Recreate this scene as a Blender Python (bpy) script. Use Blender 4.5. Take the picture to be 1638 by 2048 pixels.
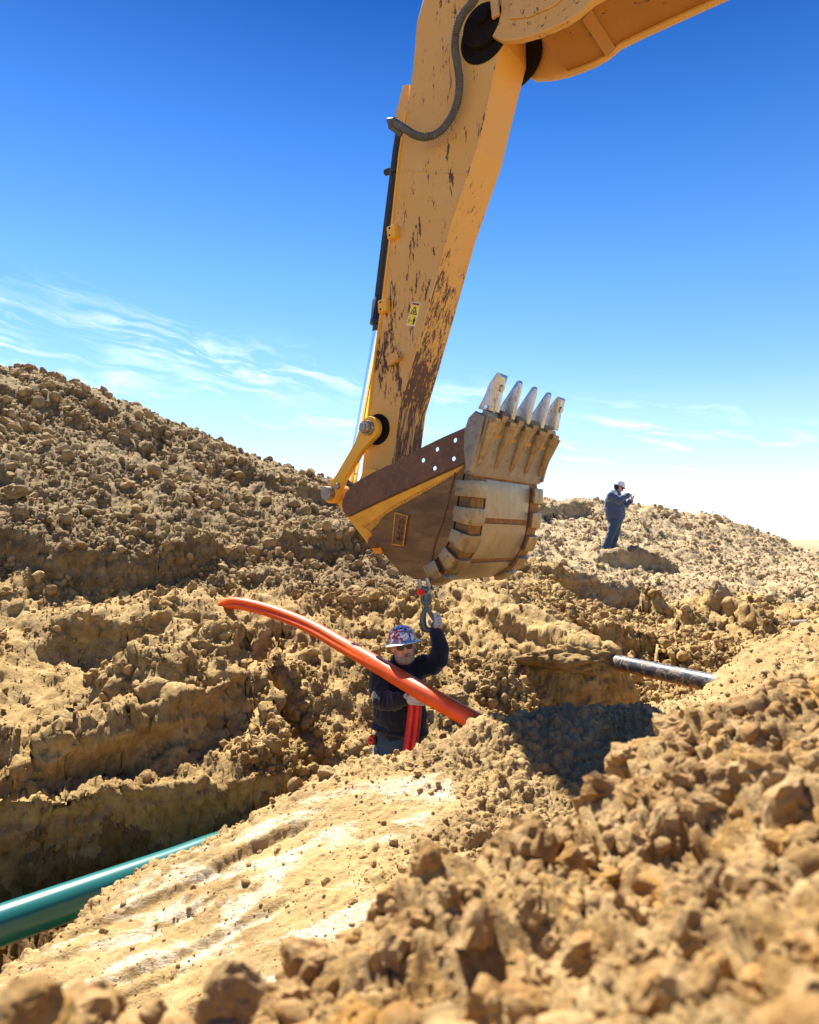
import bpy, bmesh, math, random
import numpy as np
from mathutils import Vector, Matrix

sc = bpy.context.scene
for o in list(bpy.data.objects):
    bpy.data.objects.remove(o)
COL = sc.collection
R = math.radians

# ------------------------------------------------------------------ camera
FP = 24.0 / 36.0 * 2048.0
PITCH = math.atan(61.0 / FP)
cam_d = bpy.data.cameras.new('camera')
cam = bpy.data.objects.new('camera', cam_d)
COL.objects.link(cam)
cam.location = (0, 0, 0)
cam.rotation_euler = (math.pi / 2 + PITCH, 0, 0)
cam_d.sensor_fit = 'VERTICAL'
cam_d.sensor_height = 36.0
cam_d.sensor_width = 28.8
cam_d.lens = 24.0
cam_d.clip_start = 0.05
cam_d.clip_end = 9000
cam_d.dof.use_dof = True
cam_d.dof.focus_distance = 5.9
cam_d.dof.aperture_fstop = 2.6
sc.camera = cam

# ------------------------------------------------------------------ light
SUN_DIR = Vector((-0.28, 0.635, 1.0)).normalized()      # towards the sun
SUN_EL = math.asin(SUN_DIR.z)
SUN_AZ = math.atan2(SUN_DIR.x, SUN_DIR.y)
sun_d = bpy.data.lights.new('sun', 'SUN')
sun = bpy.data.objects.new('sun', sun_d)
COL.objects.link(sun)
sun_d.energy = 5.0
sun_d.angle = R(0.5)
sun_d.color = (1.0, 0.95, 0.86)
sun.rotation_euler = (-SUN_DIR).to_track_quat('-Z', 'Y').to_euler()
sun.location = SUN_DIR * 50

world = bpy.data.worlds.new('World')
sc.world = world
world.use_nodes = True
wt = world.node_tree
wt.nodes.clear()


class NT:
    """small node-tree helper"""
    def __init__(s, tree):
        s.t = tree

    def n(s, typ, ins=None, **kw):
        nd = s.t.nodes.new(typ)
        for k, v in kw.items():
            setattr(nd, k, v)
        if ins:
            for k, v in ins.items():
                sock = nd.inputs[k]
                if isinstance(v, bpy.types.NodeSocket):
                    s.t.links.new(v, sock)
                else:
                    sock.default_value = v
        return nd

    def math(s, op, a, b=None, c=None, clamp=False):
        ins = {0: a}
        if b is not None:
            ins[1] = b
        if c is not None:
            ins[2] = c
        nd = s.n('ShaderNodeMath', ins, operation=op)
        nd.use_clamp = clamp
        return nd.outputs[0]

    def mix(s, f, a, b, blend='MIX'):
        nd = s.n('ShaderNodeMix', data_type='RGBA', blend_type=blend)
        for i, v in ((0, f), (6, a), (7, b)):
            if isinstance(v, bpy.types.NodeSocket):
                s.t.links.new(v, nd.inputs[i])
            else:
                nd.inputs[i].default_value = v if i == 0 else (tuple(v) + (1,))[:4]
        return nd.outputs[2]

    def ramp(s, f, stops):
        nd = s.n('ShaderNodeValToRGB')
        cr = nd.color_ramp
        while len(cr.elements) < len(stops):
            cr.elements.new(0.5)
        for e, (p, c) in zip(cr.elements, stops):
            e.position = p
            e.color = (c, c, c, 1) if isinstance(c, (int, float)) else tuple(c) + (1,)
        s.t.links.new(f, nd.inputs[0])
        return nd.outputs[0]

    def noise(s, vec, scale, detail=4, rough=0.55, dist=0.0, out=0):
        nd = s.n('ShaderNodeTexNoise', {'Scale': scale, 'Detail': detail, 'Roughness': rough, 'Distortion': dist})
        if vec is not None:
            s.t.links.new(vec, nd.inputs['Vector'])
        return nd.outputs[out]

    def vmap(s, vec, scale=(1, 1, 1), rot=(0, 0, 0), loc=(0, 0, 0)):
        nd = s.n('ShaderNodeMapping', {'Scale': scale, 'Rotation': rot, 'Location': loc})
        s.t.links.new(vec, nd.inputs['Vector'])
        return nd.outputs[0]


W = NT(wt)
sky = W.n('ShaderNodeTexSky', sky_type='NISHITA')
sky.sun_disc = False
sky.sun_elevation = SUN_EL
sky.sun_rotation = SUN_AZ
sky.altitude = 1500
sky.air_density = 1.0
sky.dust_density = 0.25
sky.ozone_density = 2.2
geo = W.n('ShaderNodeTexCoord')
dirv = geo.outputs['Generated']
sep = W.n('ShaderNodeSeparateXYZ', {0: dirv})
dx_, dy_, dz_ = sep.outputs
# grade: deeper blue away from the horizon, whiter at the horizon
hsv = W.n('ShaderNodeHueSaturation', {'Saturation': 1.22, 'Value': 1.0, 'Color': sky.outputs[0]})
el = W.math('MAXIMUM', dz_, 0.0)
deep = W.ramp(el, [(0.0, (1.02, 1.14, 1.28)), (0.08, (1.38, 1.28, 1.28)), (0.20, (1.62, 1.38, 1.30)), (0.36, (1.05, 1.22, 1.36)),
                   (0.52, (0.46, 0.80, 1.12)), (0.66, (0.08, 0.36, 0.74)), (1.0, (0.12, 0.40, 0.75))])
graded = W.mix(1.0, hsv.outputs[0], deep, 'MULTIPLY')
# thin cirrus: azimuth / elevation streaks
az_ = W.math('ARCTAN2', dx_, dy_)
elv = W.math('ARCSINE', dz_)
tilt = W.math('ADD', elv, W.math('MULTIPLY', az_, 0.16))
cv = W.n('ShaderNodeCombineXYZ', {0: az_, 1: tilt, 2: 0.0}).outputs[0]
warp = W.noise(W.vmap(cv, (2.2, 5, 1)), 1.6, 4, 0.6, 0.0, 1)
warp = W.n('ShaderNodeVectorMath', {0: warp, 1: (0.5, 0.5, 0.5)}, operation='SUBTRACT').outputs[0]
warp = W.n('ShaderNodeVectorMath', {0: warp, 'Scale': 0.09}, operation='SCALE').outputs[0]
cw = W.n('ShaderNodeVectorMath', {0: cv, 1: warp}, operation='ADD').outputs[0]
st1 = W.noise(W.vmap(cw, (3.4, 24.0, 1), (0, 0, R(-9))), 2.2, 9, 0.66, 0.5)
st2 = W.noise(W.vmap(cw, (2.0, 6.0, 1)), 2.0, 4, 0.5, 0.2)


def band(c, w):
    d = W.math('DIVIDE', W.math('SUBTRACT', tilt, c), w)
    return W.math('POWER', 2.718, W.math('MULTIPLY', W.math('MULTIPLY', d, d), -1.0))


bands = W.math('ADD', W.math('MULTIPLY', band(0.208, 0.034), 0.9), W.math('MULTIPLY', band(0.145, 0.035), 1.0))
bands = W.math('ADD', bands, W.math('MULTIPLY', band(0.06, 0.03), 0.55))
cm = W.math('MULTIPLY', W.ramp(st1, [(0.46, 0.0), (0.80, 1.0)]), W.ramp(st2, [(0.34, 0.0), (0.62, 1.0)]))
cm = W.math('MULTIPLY', cm, bands, clamp=True)
cm = W.math('MULTIPLY', cm, 1.25, clamp=True)
low = W.ramp(elv, [(0.0, 1.0), (0.06, 0.9), (0.12, 0.35), (0.22, 0.0)])
cm2 = W.math('MAXIMUM', cm, W.math('MULTIPLY', low, 0.30))
clouded = W.mix(cm2, graded, (9.6, 10.0, 10.4))
bg = W.n('ShaderNodeBackground', {'Color': clouded, 'Strength': 0.063})
wo = W.n('ShaderNodeOutputWorld', {'Surface': bg.outputs[0]})

sc.view_settings.view_transform = 'Standard'
sc.view_settings.look = 'None'
sc.view_settings.exposure = 1.42
sc.view_settings.gamma = 1.0
sc.view_settings.use_curve_mapping = False
sc.render.engine = 'CYCLES'
sc.render.resolution_x = 819
sc.render.resolution_y = 1024


# ------------------------------------------------------------------ helpers
def P(px, py, Y):
    """world point seen at photo pixel px,py (1638x2048) at world distance Y"""
    a = (px - 819.0) / FP
    b = (1024.0 - py) / FP
    cp, sp = math.cos(PITCH), math.sin(PITCH)
    d = Vector((a, cp - b * sp, sp + b * cp))
    return d * (Y / d.y)


def link(o, parent=None):
    COL.objects.link(o)
    if parent is not None:
        o.parent = parent
        o.matrix_parent_inverse = Matrix.Identity(4)
    return o


def tag(o, label=None, cat=None, group=None, kind=None):
    if label: o['label'] = label
    if cat: o['category'] = cat
    if group: o['group'] = group
    if kind: o['kind'] = kind
    return o


def empty(name, loc, label, cat, group=None):
    o = bpy.data.objects.new(name, None)
    o.empty_display_size = 0.1
    o.location = loc
    COL.objects.link(o)
    return tag(o, label, cat, group)


def wloc(o):
    v = Vector(o.location)
    p = o.parent
    while p is not None:
        v += Vector(p.location)
        p = p.parent
    return v


def put(name, bm, mats, parent=None, smooth=False, origin=None):
    """link a bmesh given in world coordinates as one object"""
    me = bpy.data.meshes.new(name)
    if isinstance(bm, bpy.types.Mesh):
        me = bm
        me.name = name
    else:
        bm.normal_update()
        bm.to_mesh(me)
        bm.free()
    if not isinstance(mats, (list, tuple)):
        mats = [mats]
    if len(me.materials) == 0:
        for m in mats:
            me.materials.append(m)
    o = bpy.data.objects.new(name, me)
    base = Vector((0, 0, 0))
    if parent is not None:
        base = wloc(parent)
        o.location = -base
    if origin is not None:
        og = Vector(origin)
        me.transform(Matrix.Translation(-og))
        o.location = og - base
    link(o, parent)
    if smooth:
        for p in me.polygons:
            p.use_smooth = True
    return o


def autosmooth(o, ang=35):
    me = o.data
    bm = bmesh.new()
    bm.from_mesh(me)
    for f in bm.faces:
        f.smooth = True
    for e in bm.edges:
        if len(e.link_faces) == 2:
            e.smooth = e.calc_face_angle(0) < R(ang)
    bm.to_mesh(me)
    bm.free()
    return o


# ------------------------------------------------------------------ materials
def new_mat(name):
    m = bpy.data.materials.new(name)
    m.use_nodes = True
    t = m.node_tree
    t.nodes.clear()
    N = NT(t)
    out = N.n('ShaderNodeOutputMaterial')
    b = N.n('ShaderNodeBsdfPrincipled')
    t.links.new(b.outputs[0], out.inputs[0])
    return m, N, b


def pset(N, b, **kw):
    names = {'col': 'Base Color', 'rough': 'Roughness', 'metal': 'Metallic', 'normal': 'Normal', 'spec': 'Specular IOR Level',
             'coat': 'Coat Weight', 'coatr': 'Coat Roughness', 'sheen': 'Sheen Weight'}
    for k, v in kw.items():
        s = b.inputs[names[k]]
        if isinstance(v, bpy.types.NodeSocket):
            N.t.links.new(v, s)
        else:
            s.default_value = (tuple(v) + (1,))[:4] if k == 'col' else v


def coords(N):
    return N.n('ShaderNodeTexCoord').outputs['Object']


def bump(N, h, strength, dist):
    return N.n('ShaderNodeBump', {'Height': h, 'Strength': strength, 'Distance': dist}).outputs[0]


def simple(name, col, rough=0.6, metal=0.0, var=0.15, scale=8, bs=0.0, bscale=60, **kw):
    m, N, b = new_mat(name)
    c = coords(N)
    n = N.noise(c, scale, 5, 0.6)
    f = N.ramp(n, [(0.3, 0.0), (0.7, 1.0)])
    lo = tuple(x * (1 - var) for x in col)
    hi = tuple(min(1, x * (1 + var)) for x in col)
    pset(N, b, col=N.mix(f, lo, hi), rough=rough, metal=metal, **kw)
    if bs:
        pset(N, b, normal=bump(N, N.noise(c, bscale, 4, 0.6), bs, 0.01))
    return m


def soil(name, c_lo, c_mid, c_hi, fine=1.0, rough=0.95, clay=0.0, ochre=0.0):
    m, N, b = new_mat(name)
    c = N.n('ShaderNodeNewGeometry').outputs['Position']
    big = N.noise(c, 0.9, 5, 0.6, 0.3)
    med = N.noise(c, 6.0 * fine, 6, 0.65, 0.2)
    fin = N.noise(c, 45.0 * fine, 5, 0.7)
    a = N.mix(N.ramp(big, [(0.35, 0.0), (0.66, 1.0)]), c_lo, c_mid)
    a = N.mix(N.ramp(med, [(0.38, 0.0), (0.68, 1.0)]), a, c_hi)
    strata = N.noise(N.vmap(c, (0.35, 0.35, 4.5), (R(5), R(-4), 0)), 1.6, 5, 0.6)
    a = N.mix(1.0, a, N.ramp(strata, [(0.35, (0.78, 0.75, 0.72)), (0.62, (1.08, 1.08, 1.06))]), 'MULTIPLY')
    a = N.mix(N.math('MULTIPLY', N.ramp(fin, [(0.45, 0.0), (0.75, 1.0)]), 0.35), a, tuple(x * 0.55 for x in c_lo))
    if ochre:
        oc = N.ramp(N.noise(c, 5.0, 5, 0.6, 0.6), [(0.55, 0.0), (0.68, 1.0)])
        a = N.mix(N.math('MULTIPLY', oc, ochre), a, (0.50, 0.255, 0.045))
    isl = N.n('ShaderNodeNewGeometry').outputs['Random Per Island']
    a = N.mix(1.0, a, N.ramp(isl, [(0.0, (0.80, 0.80, 0.82)), (0.5, (1.0, 0.98, 0.96)), (1.0, (1.14, 1.12, 1.08))]), 'MULTIPLY')
    nn = N.math('ADD', N.noise(c, 28 * fine, 6, 0.7), N.math('MULTIPLY', N.noise(c, 110 * fine, 4, 0.7), 0.35))
    nn = N.math('ADD', nn, N.math('MULTIPLY', N.noise(c, 9 * fine, 5, 0.65, 0.5), 1.3))
    pset(N, b, col=a, rough=rough, normal=bump(N, nn, 0.75, 0.030 / fine), spec=0.25)
    if clay:
        k = N.ramp(N.noise(N.vmap(c, (1.0, 2.2, 1.4), (0, 0, R(20))), 2.6, 5, 0.6, 0.5), [(0.50, 0.0), (0.60, 1.0)])
        sa = N.n('ShaderNodeAttribute', attribute_name='clay').outputs['Fac']
        k = N.math('MULTIPLY', k, N.math('MULTIPLY', sa, N.ramp(N.noise(c, 22, 6, 0.7, 0.4), [(0.36, 0.5), (0.58, 1.0)])))
        fl = N.ramp(N.noise(c, 70, 3, 0.6, 0.3), [(0.60, 0.0), (0.68, 1.0)])
        a = N.mix(N.math('MULTIPLY', fl, 0.35), a, (0.20, 0.125, 0.05))
        md = N.ramp(N.noise(N.vmap(c, (1.0, 2.6, 2.0), (0, 0, R(-19))), 5.5, 7, 0.72, 0.4), [(0.34, 0.0), (0.66, 1.0)])
        a = N.mix(1.0, a, N.mix(md, (0.84, 0.82, 0.78), (1.10, 1.10, 1.07)), 'MULTIPLY')
        x = N.mix(k, a, (0.60, 0.50, 0.33))  # sun glint on the smooth clay painted in as pale cream
        pset(N, b, col=x, rough=N.math('SUBTRACT', rough, N.math('MULTIPLY', k, clay)), spec=0.4,
             normal=bump(N, N.math('ADD', nn, N.noise(N.vmap(c, (1.0, 4.0, 2.0), (0, 0, R(-19))), 16, 5, 0.7)), 0.65, 0.018))
    return m


M = {}
M['spoil'] = soil('spoil_soil', (0.242, 0.153, 0.064), (0.332, 0.227, 0.099), (0.429, 0.316, 0.157))
M['bank'] = soil('bank_soil', (0.290, 0.181, 0.064), (0.387, 0.259, 0.099), (0.494, 0.358, 0.161))
M['berm'] = soil('berm_soil', (0.293, 0.211, 0.111), (0.371, 0.275, 0.152), (0.469, 0.363, 0.219))
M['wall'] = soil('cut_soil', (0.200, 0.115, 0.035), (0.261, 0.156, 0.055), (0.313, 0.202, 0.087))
M['near'] = soil('near_bank_soil', (0.322, 0.211, 0.081), (0.391, 0.265, 0.108), (0.469, 0.340, 0.159), clay=0.30)
M['fore'] = soil('foreground_soil', (0.304, 0.177, 0.056), (0.430, 0.281, 0.111), (0.517, 0.374, 0.186), fine=1.7, ochre=0.7)
M['plain'] = soil('plain_soil', (0.30, 0.21, 0.12), (0.36, 0.27, 0.16), (0.42, 0.32, 0.20), fine=0.1)

# ------------------------------------------------------------------ noise (numpy)
_rng = np.random.RandomState(7)
_TAB = _rng.rand(64, 64, 64).astype(np.float32) * 2 - 1
_A = np.array([[0.36, 0.48, -0.80], [-0.80, 0.60, 0.0], [0.48, 0.64, 0.60]], dtype=np.float32)


def vnoise(p):
    i = np.floor(p).astype(np.int64)
    f = (p - i).astype(np.float32)
    f = f * f * f * (f * (f * 6 - 15) + 10)
    i &= 63
    j = (i + 1) & 63
    x0, y0, z0 = i[:, 0], i[:, 1], i[:, 2]
    x1, y1, z1 = j[:, 0], j[:, 1], j[:, 2]
    fx, fy, fz = f[:, 0], f[:, 1], f[:, 2]
    a = _TAB[x0, y0, z0] * (1 - fx) + _TAB[x1, y0, z0] * fx
    b = _TAB[x0, y1, z0] * (1 - fx) + _TAB[x1, y1, z0] * fx
    c = _TAB[x0, y0, z1] * (1 - fx) + _TAB[x1, y0, z1] * fx
    d = _TAB[x0, y1, z1] * (1 - fx) + _TAB[x1, y1, z1] * fx
    return (a * (1 - fy) + b * fy) * (1 - fz) + (c * (1 - fy) + d * fy) * fz


def fbm(p, freq, octs=3, gain=0.5):
    q = (p * freq).astype(np.float32)
    s = np.zeros(len(p), np.float32)
    a = 1.0
    for k in range(octs):
        q = q @ _A.T + 11.3
        s += a * vnoise(q)
        q = q * 2.03
        a *= gain
    return s


def billow(p, freq, octs=2, gain=0.5):
    q = (p * freq).astype(np.float32)
    s = np.zeros(len(p), np.float32)
    a = 1.0
    for k in range(octs):
        q = q @ _A.T + 5.7
        s += a * (np.abs(vnoise(q)) * 2 - 0.6)
        q = q * 2.1
        a *= gain
    return s


def chunks(p, freq, crack=0.25):
    """broken-clod relief: every cell its own height and tilt, dark cracks between"""
    q = (p * freq).astype(np.float32) @ _A.T + 17.9
    b = np.floor(q - 0.5).astype(np.int64)
    d1 = np.full(len(p), 9e9, np.float32); d2 = d1.copy(); h = np.zeros(len(p), np.float32)
    for i in (0, 1):
        for j in (0, 1):
            for k in (0, 1):
                c = b + np.array([i, j, k])
                m = c & 63
                x, y, z = m[:, 0], m[:, 1], m[:, 2]
                r0 = _TAB[x, y, z]; r1 = _TAB[y, z, x]; r2 = _TAB[z, x, y]
                cx = c + 0.5 + 0.42 * np.stack([r0, r1, r2], 1)
                v = q - cx
                d = (v * v).sum(1)
                hh = 0.55 * _TAB[x, z, y] + 1.1 * (v[:, 0] * r1 + v[:, 1] * r2 + v[:, 2] * r0)
                new = d < d1
                d2 = np.where(new, d1, np.minimum(d2, d))
                h = np.where(new, hh, h)
                d1 = np.where(new, d, d1)
    e = np.sqrt(d2) - np.sqrt(d1)
    return h - crack * 3.0 * np.exp(-e / 0.10) + 0.35 * np.minimum(e, 0.6)


# ------------------------------------------------------------------ terrain
def tps_fit(pts, lam=0.002):
    """pts: (az, ln r, z/r)"""
    X = np.array([(p[0], p[1]) for p in pts])
    v = np.array([p[2] for p in pts])
    n = len(X)
    d = np.linalg.norm(X[:, None] - X[None], axis=2)
    K = np.where(d > 1e-9, d * d * np.log(d + 1e-12), 0) + lam * np.eye(n)
    Q = np.hstack([np.ones((n, 1)), X])
    A = np.block([[K, Q], [Q.T, np.zeros((3, 3))]])
    w = np.linalg.solve(A, np.concatenate([v, np.zeros(3)]))
    return X, w


def tps_eval(fit, az, lr):
    X, w = fit
    n = len(X)
    out = w[n] + w[n + 1] * az + w[n + 2] * lr
    for i in range(n):
        d2 = (az - X[i, 0]) ** 2 + (lr - X[i, 1]) ** 2
        out = out + w[i] * 0.5 * d2 * np.log(d2 + 1e-12)
    return out


def polar(v):
    r = math.hypot(v[0], v[1])
    return (math.atan2(v[0], v[1]), math.log(r), v[2] / r)


def cols(spec):
    out = []
    for x, lst in spec.items():
        for (y, Y) in lst:
            out.append(P(x, y, Y))
    return out


C_SPEC = {
    -500: [(1700, 3.9), (1500, 4.5), (1300, 5.4), (1100, 7), (950, 8.5), (800, 10.5), (690, 13), (760, 18)],
    0: [(1590, 4.8), (1540, 5.2), (1400, 6.0), (1300, 6.8), (1150, 8.0), (1070, 8.6), (1000, 9.4), (900, 10.9), (800, 12.7), (748, 14.2), (800, 18)],
    200: [(1560, 5.05), (1500, 5.4), (1400, 6.1), (1320, 6.8), (1250, 7.5), (1150, 8.6), (1085, 9.2), (1030, 9.8), (900, 12.1), (830, 13.7), (785, 14.9), (840, 19)],
    400: [(1540, 5.45), (1480, 5.8), (1400, 6.2), (1330, 6.7), (1210, 7.9), (1120, 9.2), (1080, 9.8), (1000, 11.6), (920, 14), (872, 15.8), (930, 20)],
    600: [(1560, 5.8), (1450, 6.4), (1350, 7.1), (1250, 8.0), (1150, 9.4), (1080, 10.9), (1020, 12.8), (975, 15.2), (946, 17.5), (990, 22)],
    740: [(1560, 5.95), (1480, 6.3), (1400, 6.8), (1300, 7.5), (1200, 8.7), (1100, 10.8), (1050, 12.8), (1005, 16), (975, 19.5), (1010, 25)],
    900: [(1560, 6.0), (1450, 6.5), (1350, 7.2), (1250, 8.3), (1150, 10.4), (1080, 13.4), (1025, 18), (992, 23), (1015, 28)],
    1050: [(1500, 6.4), (1400, 7.0), (1300, 8.0), (1220, 9.2), (1150, 11.5), (1110, 15), (1060, 19), (1008, 25), (1030, 31)],
    1160: [(1480, 7.0), (1400, 7.8), (1300, 9.2), (1220, 11), (1155, 14), (1112, 17.5), (1060, 21), (1001, 26), (1030, 32)],
    1216: [(1108, 17.0), (1099, 17.6), (1092, 19)],
    1300: [(1440, 7.6), (1340, 9.4), (1250, 11.3), (1200, 12.8), (1130, 17), (1095, 20), (1050, 23.5), (1016, 28), (1040, 34)],
    1400: [(1420, 8.0), (1310, 10.0), (1220, 12.5), (1170, 16), (1130, 20), (1080, 25), (1029, 30), (1050, 36)],
    1500: [(1400, 8.2), (1260, 11), (1200, 13), (1150, 17.5), (1115, 23), (1080, 27), (1052, 31), (1078, 38)],
    1580: [(1320, 9.3), (1240, 12), (1175, 16), (1135, 22), (1112, 28), (1096, 33), (1100, 40)],
    1638: [(1300, 9.5), (1240, 11.5), (1180, 15), (1140, 21), (1122, 28), (1112, 38)],
    2200: [(1350, 9), (1250, 12), (1180, 17), (1140, 24), (1110, 38)],
}
B_CREST = [(-400, 2220, 2.6), (0, 1945, 3.35), (80, 1898, 3.5), (150, 1852, 3.7), (185, 1800, 3.88), (340, 1724, 4.05), (420, 1672, 4.12),
           (500, 1634, 4.18), (560, 1590, 4.25), (640, 1552, 4.32), (740, 1524, 4.42), (830, 1500, 4.52), (900, 1470, 4.68), (960, 1444, 4.85),
           (1100, 1412, 5.3), (1250, 1414, 5.7), (1350, 1402, 5.9), (1430, 1372, 6.1), (1480, 1300, 6.4), (1560, 1286, 6.6), (1638, 1238, 6.8),
           (2200, 1180, 6.9)]
B_SPEC = {
    -400: [(2350, 2.3), (2600, 1.9)],
    0: [(2048, 2.9), (2250, 2.4)],
    300: [(1850, 3.45), (1950, 3.05), (2048, 2.75), (2300, 2.2)],
    600: [(1650, 3.85), (1750, 3.42), (1850, 3.07), (1950, 2.77), (2150, 2.3)],
    800: [(1600, 3.92), (1700, 3.47), (1800, 3.12), (2000, 2.6)],
    1000: [(1520, 4.3), (1620, 3.8), (1750, 3.3), (2000, 2.6)],
    1200: [(1480, 4.8), (1545, 4.3), (1650, 3.8), (1900, 2.8)],
    1350: [(1440, 5.2), (1550, 4.3), (1800, 3.0)],
    1500: [(1340, 6.0), (1400, 5.3), (1500, 4.5), (1800, 2.9)],
    1638: [(1300, 6.0), (1372, 5.3), (1500, 4.4), (1800, 2.8)],
    2200: [(1300, 5.6), (1500, 4.2), (1900, 2.6)],
}
A_CREST = [(-400, 2300, 0.90), (50, 2150, 0.90), (300, 2160, 0.95), (420, 2090, 1.0), (600, 1940, 1.12), (760, 1872, 1.22), (880, 1785, 1.34),
           (960, 1705, 1.46), (1100, 1660, 1.60), (1200, 1605, 1.76), (1280, 1530, 1.96), (1330, 1500, 2.08), (1420, 1475, 2.18), (1500, 1455, 2.25),
           (1638, 1395, 2.35), (2000, 1330, 2.4)]
A_SPEC = {
    -400: [(2700, 0.6)],
    0: [(2700, 0.62)],
    500: [(2090, 0.96), (2400, 0.72)],
    700: [(2000, 1.05), (2060, 0.95)],
    819: [(2300, 0.68), (2900, 0.45)],
    1000: [(1850, 1.13), (2048, 0.82), (2300, 0.62)],
    1150: [(1770, 1.28), (1950, 0.90)],
    1300: [(1620, 1.5), (1800, 1.08), (2048, 0.70)],
    1450: [(1520, 1.75), (1700, 1.2), (1900, 0.82)],
    1638: [(1450, 1.7), (1600, 1.15), (1800, 0.76), (2048, 0.55), (2500, 0.38)],
    2000: [(1450, 1.6), (1700, 0.9), (2048, 0.52)],
}

cpts = [polar(v) for v in cols(C_SPEC)]
bc = [P(*t) for t in B_CREST]
bpts = cols(B_SPEC) + bc
for i, v in enumerate(bc):
    n = Vector((-0.62, 0.78, 0)) if i < 14 else Vector((-0.55, 0.83, 0))
    bpts.append(v + n * 0.45 + Vector((0, 0, -0.55)))
    bpts.append(v + n * 1.0 + Vector((0, 0, -1.6)))
bpts = [polar(v) for v in bpts]
for a in (-110, -170, 110, 170):
    for r in (1.5, 4, 9):
        bpts.append((R(a), math.log(r), -1.6 / r))
ac = [P(*t) for t in A_CREST]
apts = cols(A_SPEC) + ac
for v in ac:
    h = Vector((v.x, v.y, 0)).normalized()
    apts.append(v + h * 0.30 + Vector((0, 0, -0.36)))
    apts.append(v + h * 0.75 + Vector((0, 0, -1.25)))
apts = [polar(v) for v in apts]
for a in (-110, -170, 110, 170):
    for r in (0.4, 0.9, 2.0):
        apts.append((R(a), math.log(r), -0.62 / r if r < 1.5 else -0.9 / r))
fitC, fitB, fitA = tps_fit(cpts, 0.0008), tps_fit(bpts, 0.0015), tps_fit(apts, 0.002)

GA = np.linspace(-math.pi, math.pi, 721)
GR = np.linspace(math.log(0.2), math.log(60), 420)
_ga, _gr = np.meshgrid(GA, GR, indexing='ij')
TABS = []
for fit, lo_, hi_ in ((fitA, -9, -0.2), (fitB, -9, 0.6), (fitC, -4, 4.6)):
    zz = tps_eval(fit, _ga.ravel(), _gr.ravel()).reshape(_ga.shape) * np.exp(_gr)
    TABS.append(np.clip(zz, lo_, hi_))


def lut(T, az, lr):
    u = (az + math.pi) / (2 * math.pi) * (len(GA) - 1)
    v = np.clip((lr - GR[0]) / (GR[-1] - GR[0]) * (len(GR) - 1), 0, len(GR) - 1.001)
    u = np.clip(u, 0, len(GA) - 1.001)
    i = u.astype(int); j = v.astype(int)
    fu = u - i; fv = v - j
    return (T[i, j] * (1 - fu) + T[i + 1, j] * fu) * (1 - fv) + (T[i, j + 1] * (1 - fu) + T[i + 1, j + 1] * fu) * fv


def smst(a, b, x):
    t = np.clip((x - a) / (b - a), 0, 1)
    return t * t * (3 - 2 * t)


def polydist(x, y, line):
    """signed distance to a polyline (left of direction positive), parameter 0..1"""
    best = np.full(x.shape, 1e9); sg = np.ones(x.shape); tt = np.zeros(x.shape)
    L = [math.dist(line[k], line[k + 1]) for k in range(len(line) - 1)]
    tot = sum(L); acc = 0
    for k in range(len(line) - 1):
        ax, ay = line[k]; bx, by = line[k + 1]
        dx, dy = bx - ax, by - ay
        t = np.clip(((x - ax) * dx + (y - ay) * dy) / (dx * dx + dy * dy), 0, 1)
        px, py = x - (ax + t * dx), y - (ay + t * dy)
        d = np.hypot(px, py)
        s = np.sign(dx * py - dy * px)
        m = d < best
        best = np.where(m, d, best); sg = np.where(m, s, sg); tt = np.where(m, (acc + t * L[k]) / tot, tt)
        acc += L[k]
    return best * np.where(sg == 0, 1, sg), tt


def pl(lst):
    return [(P(*t).x, P(*t).y) for t in lst]


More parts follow.
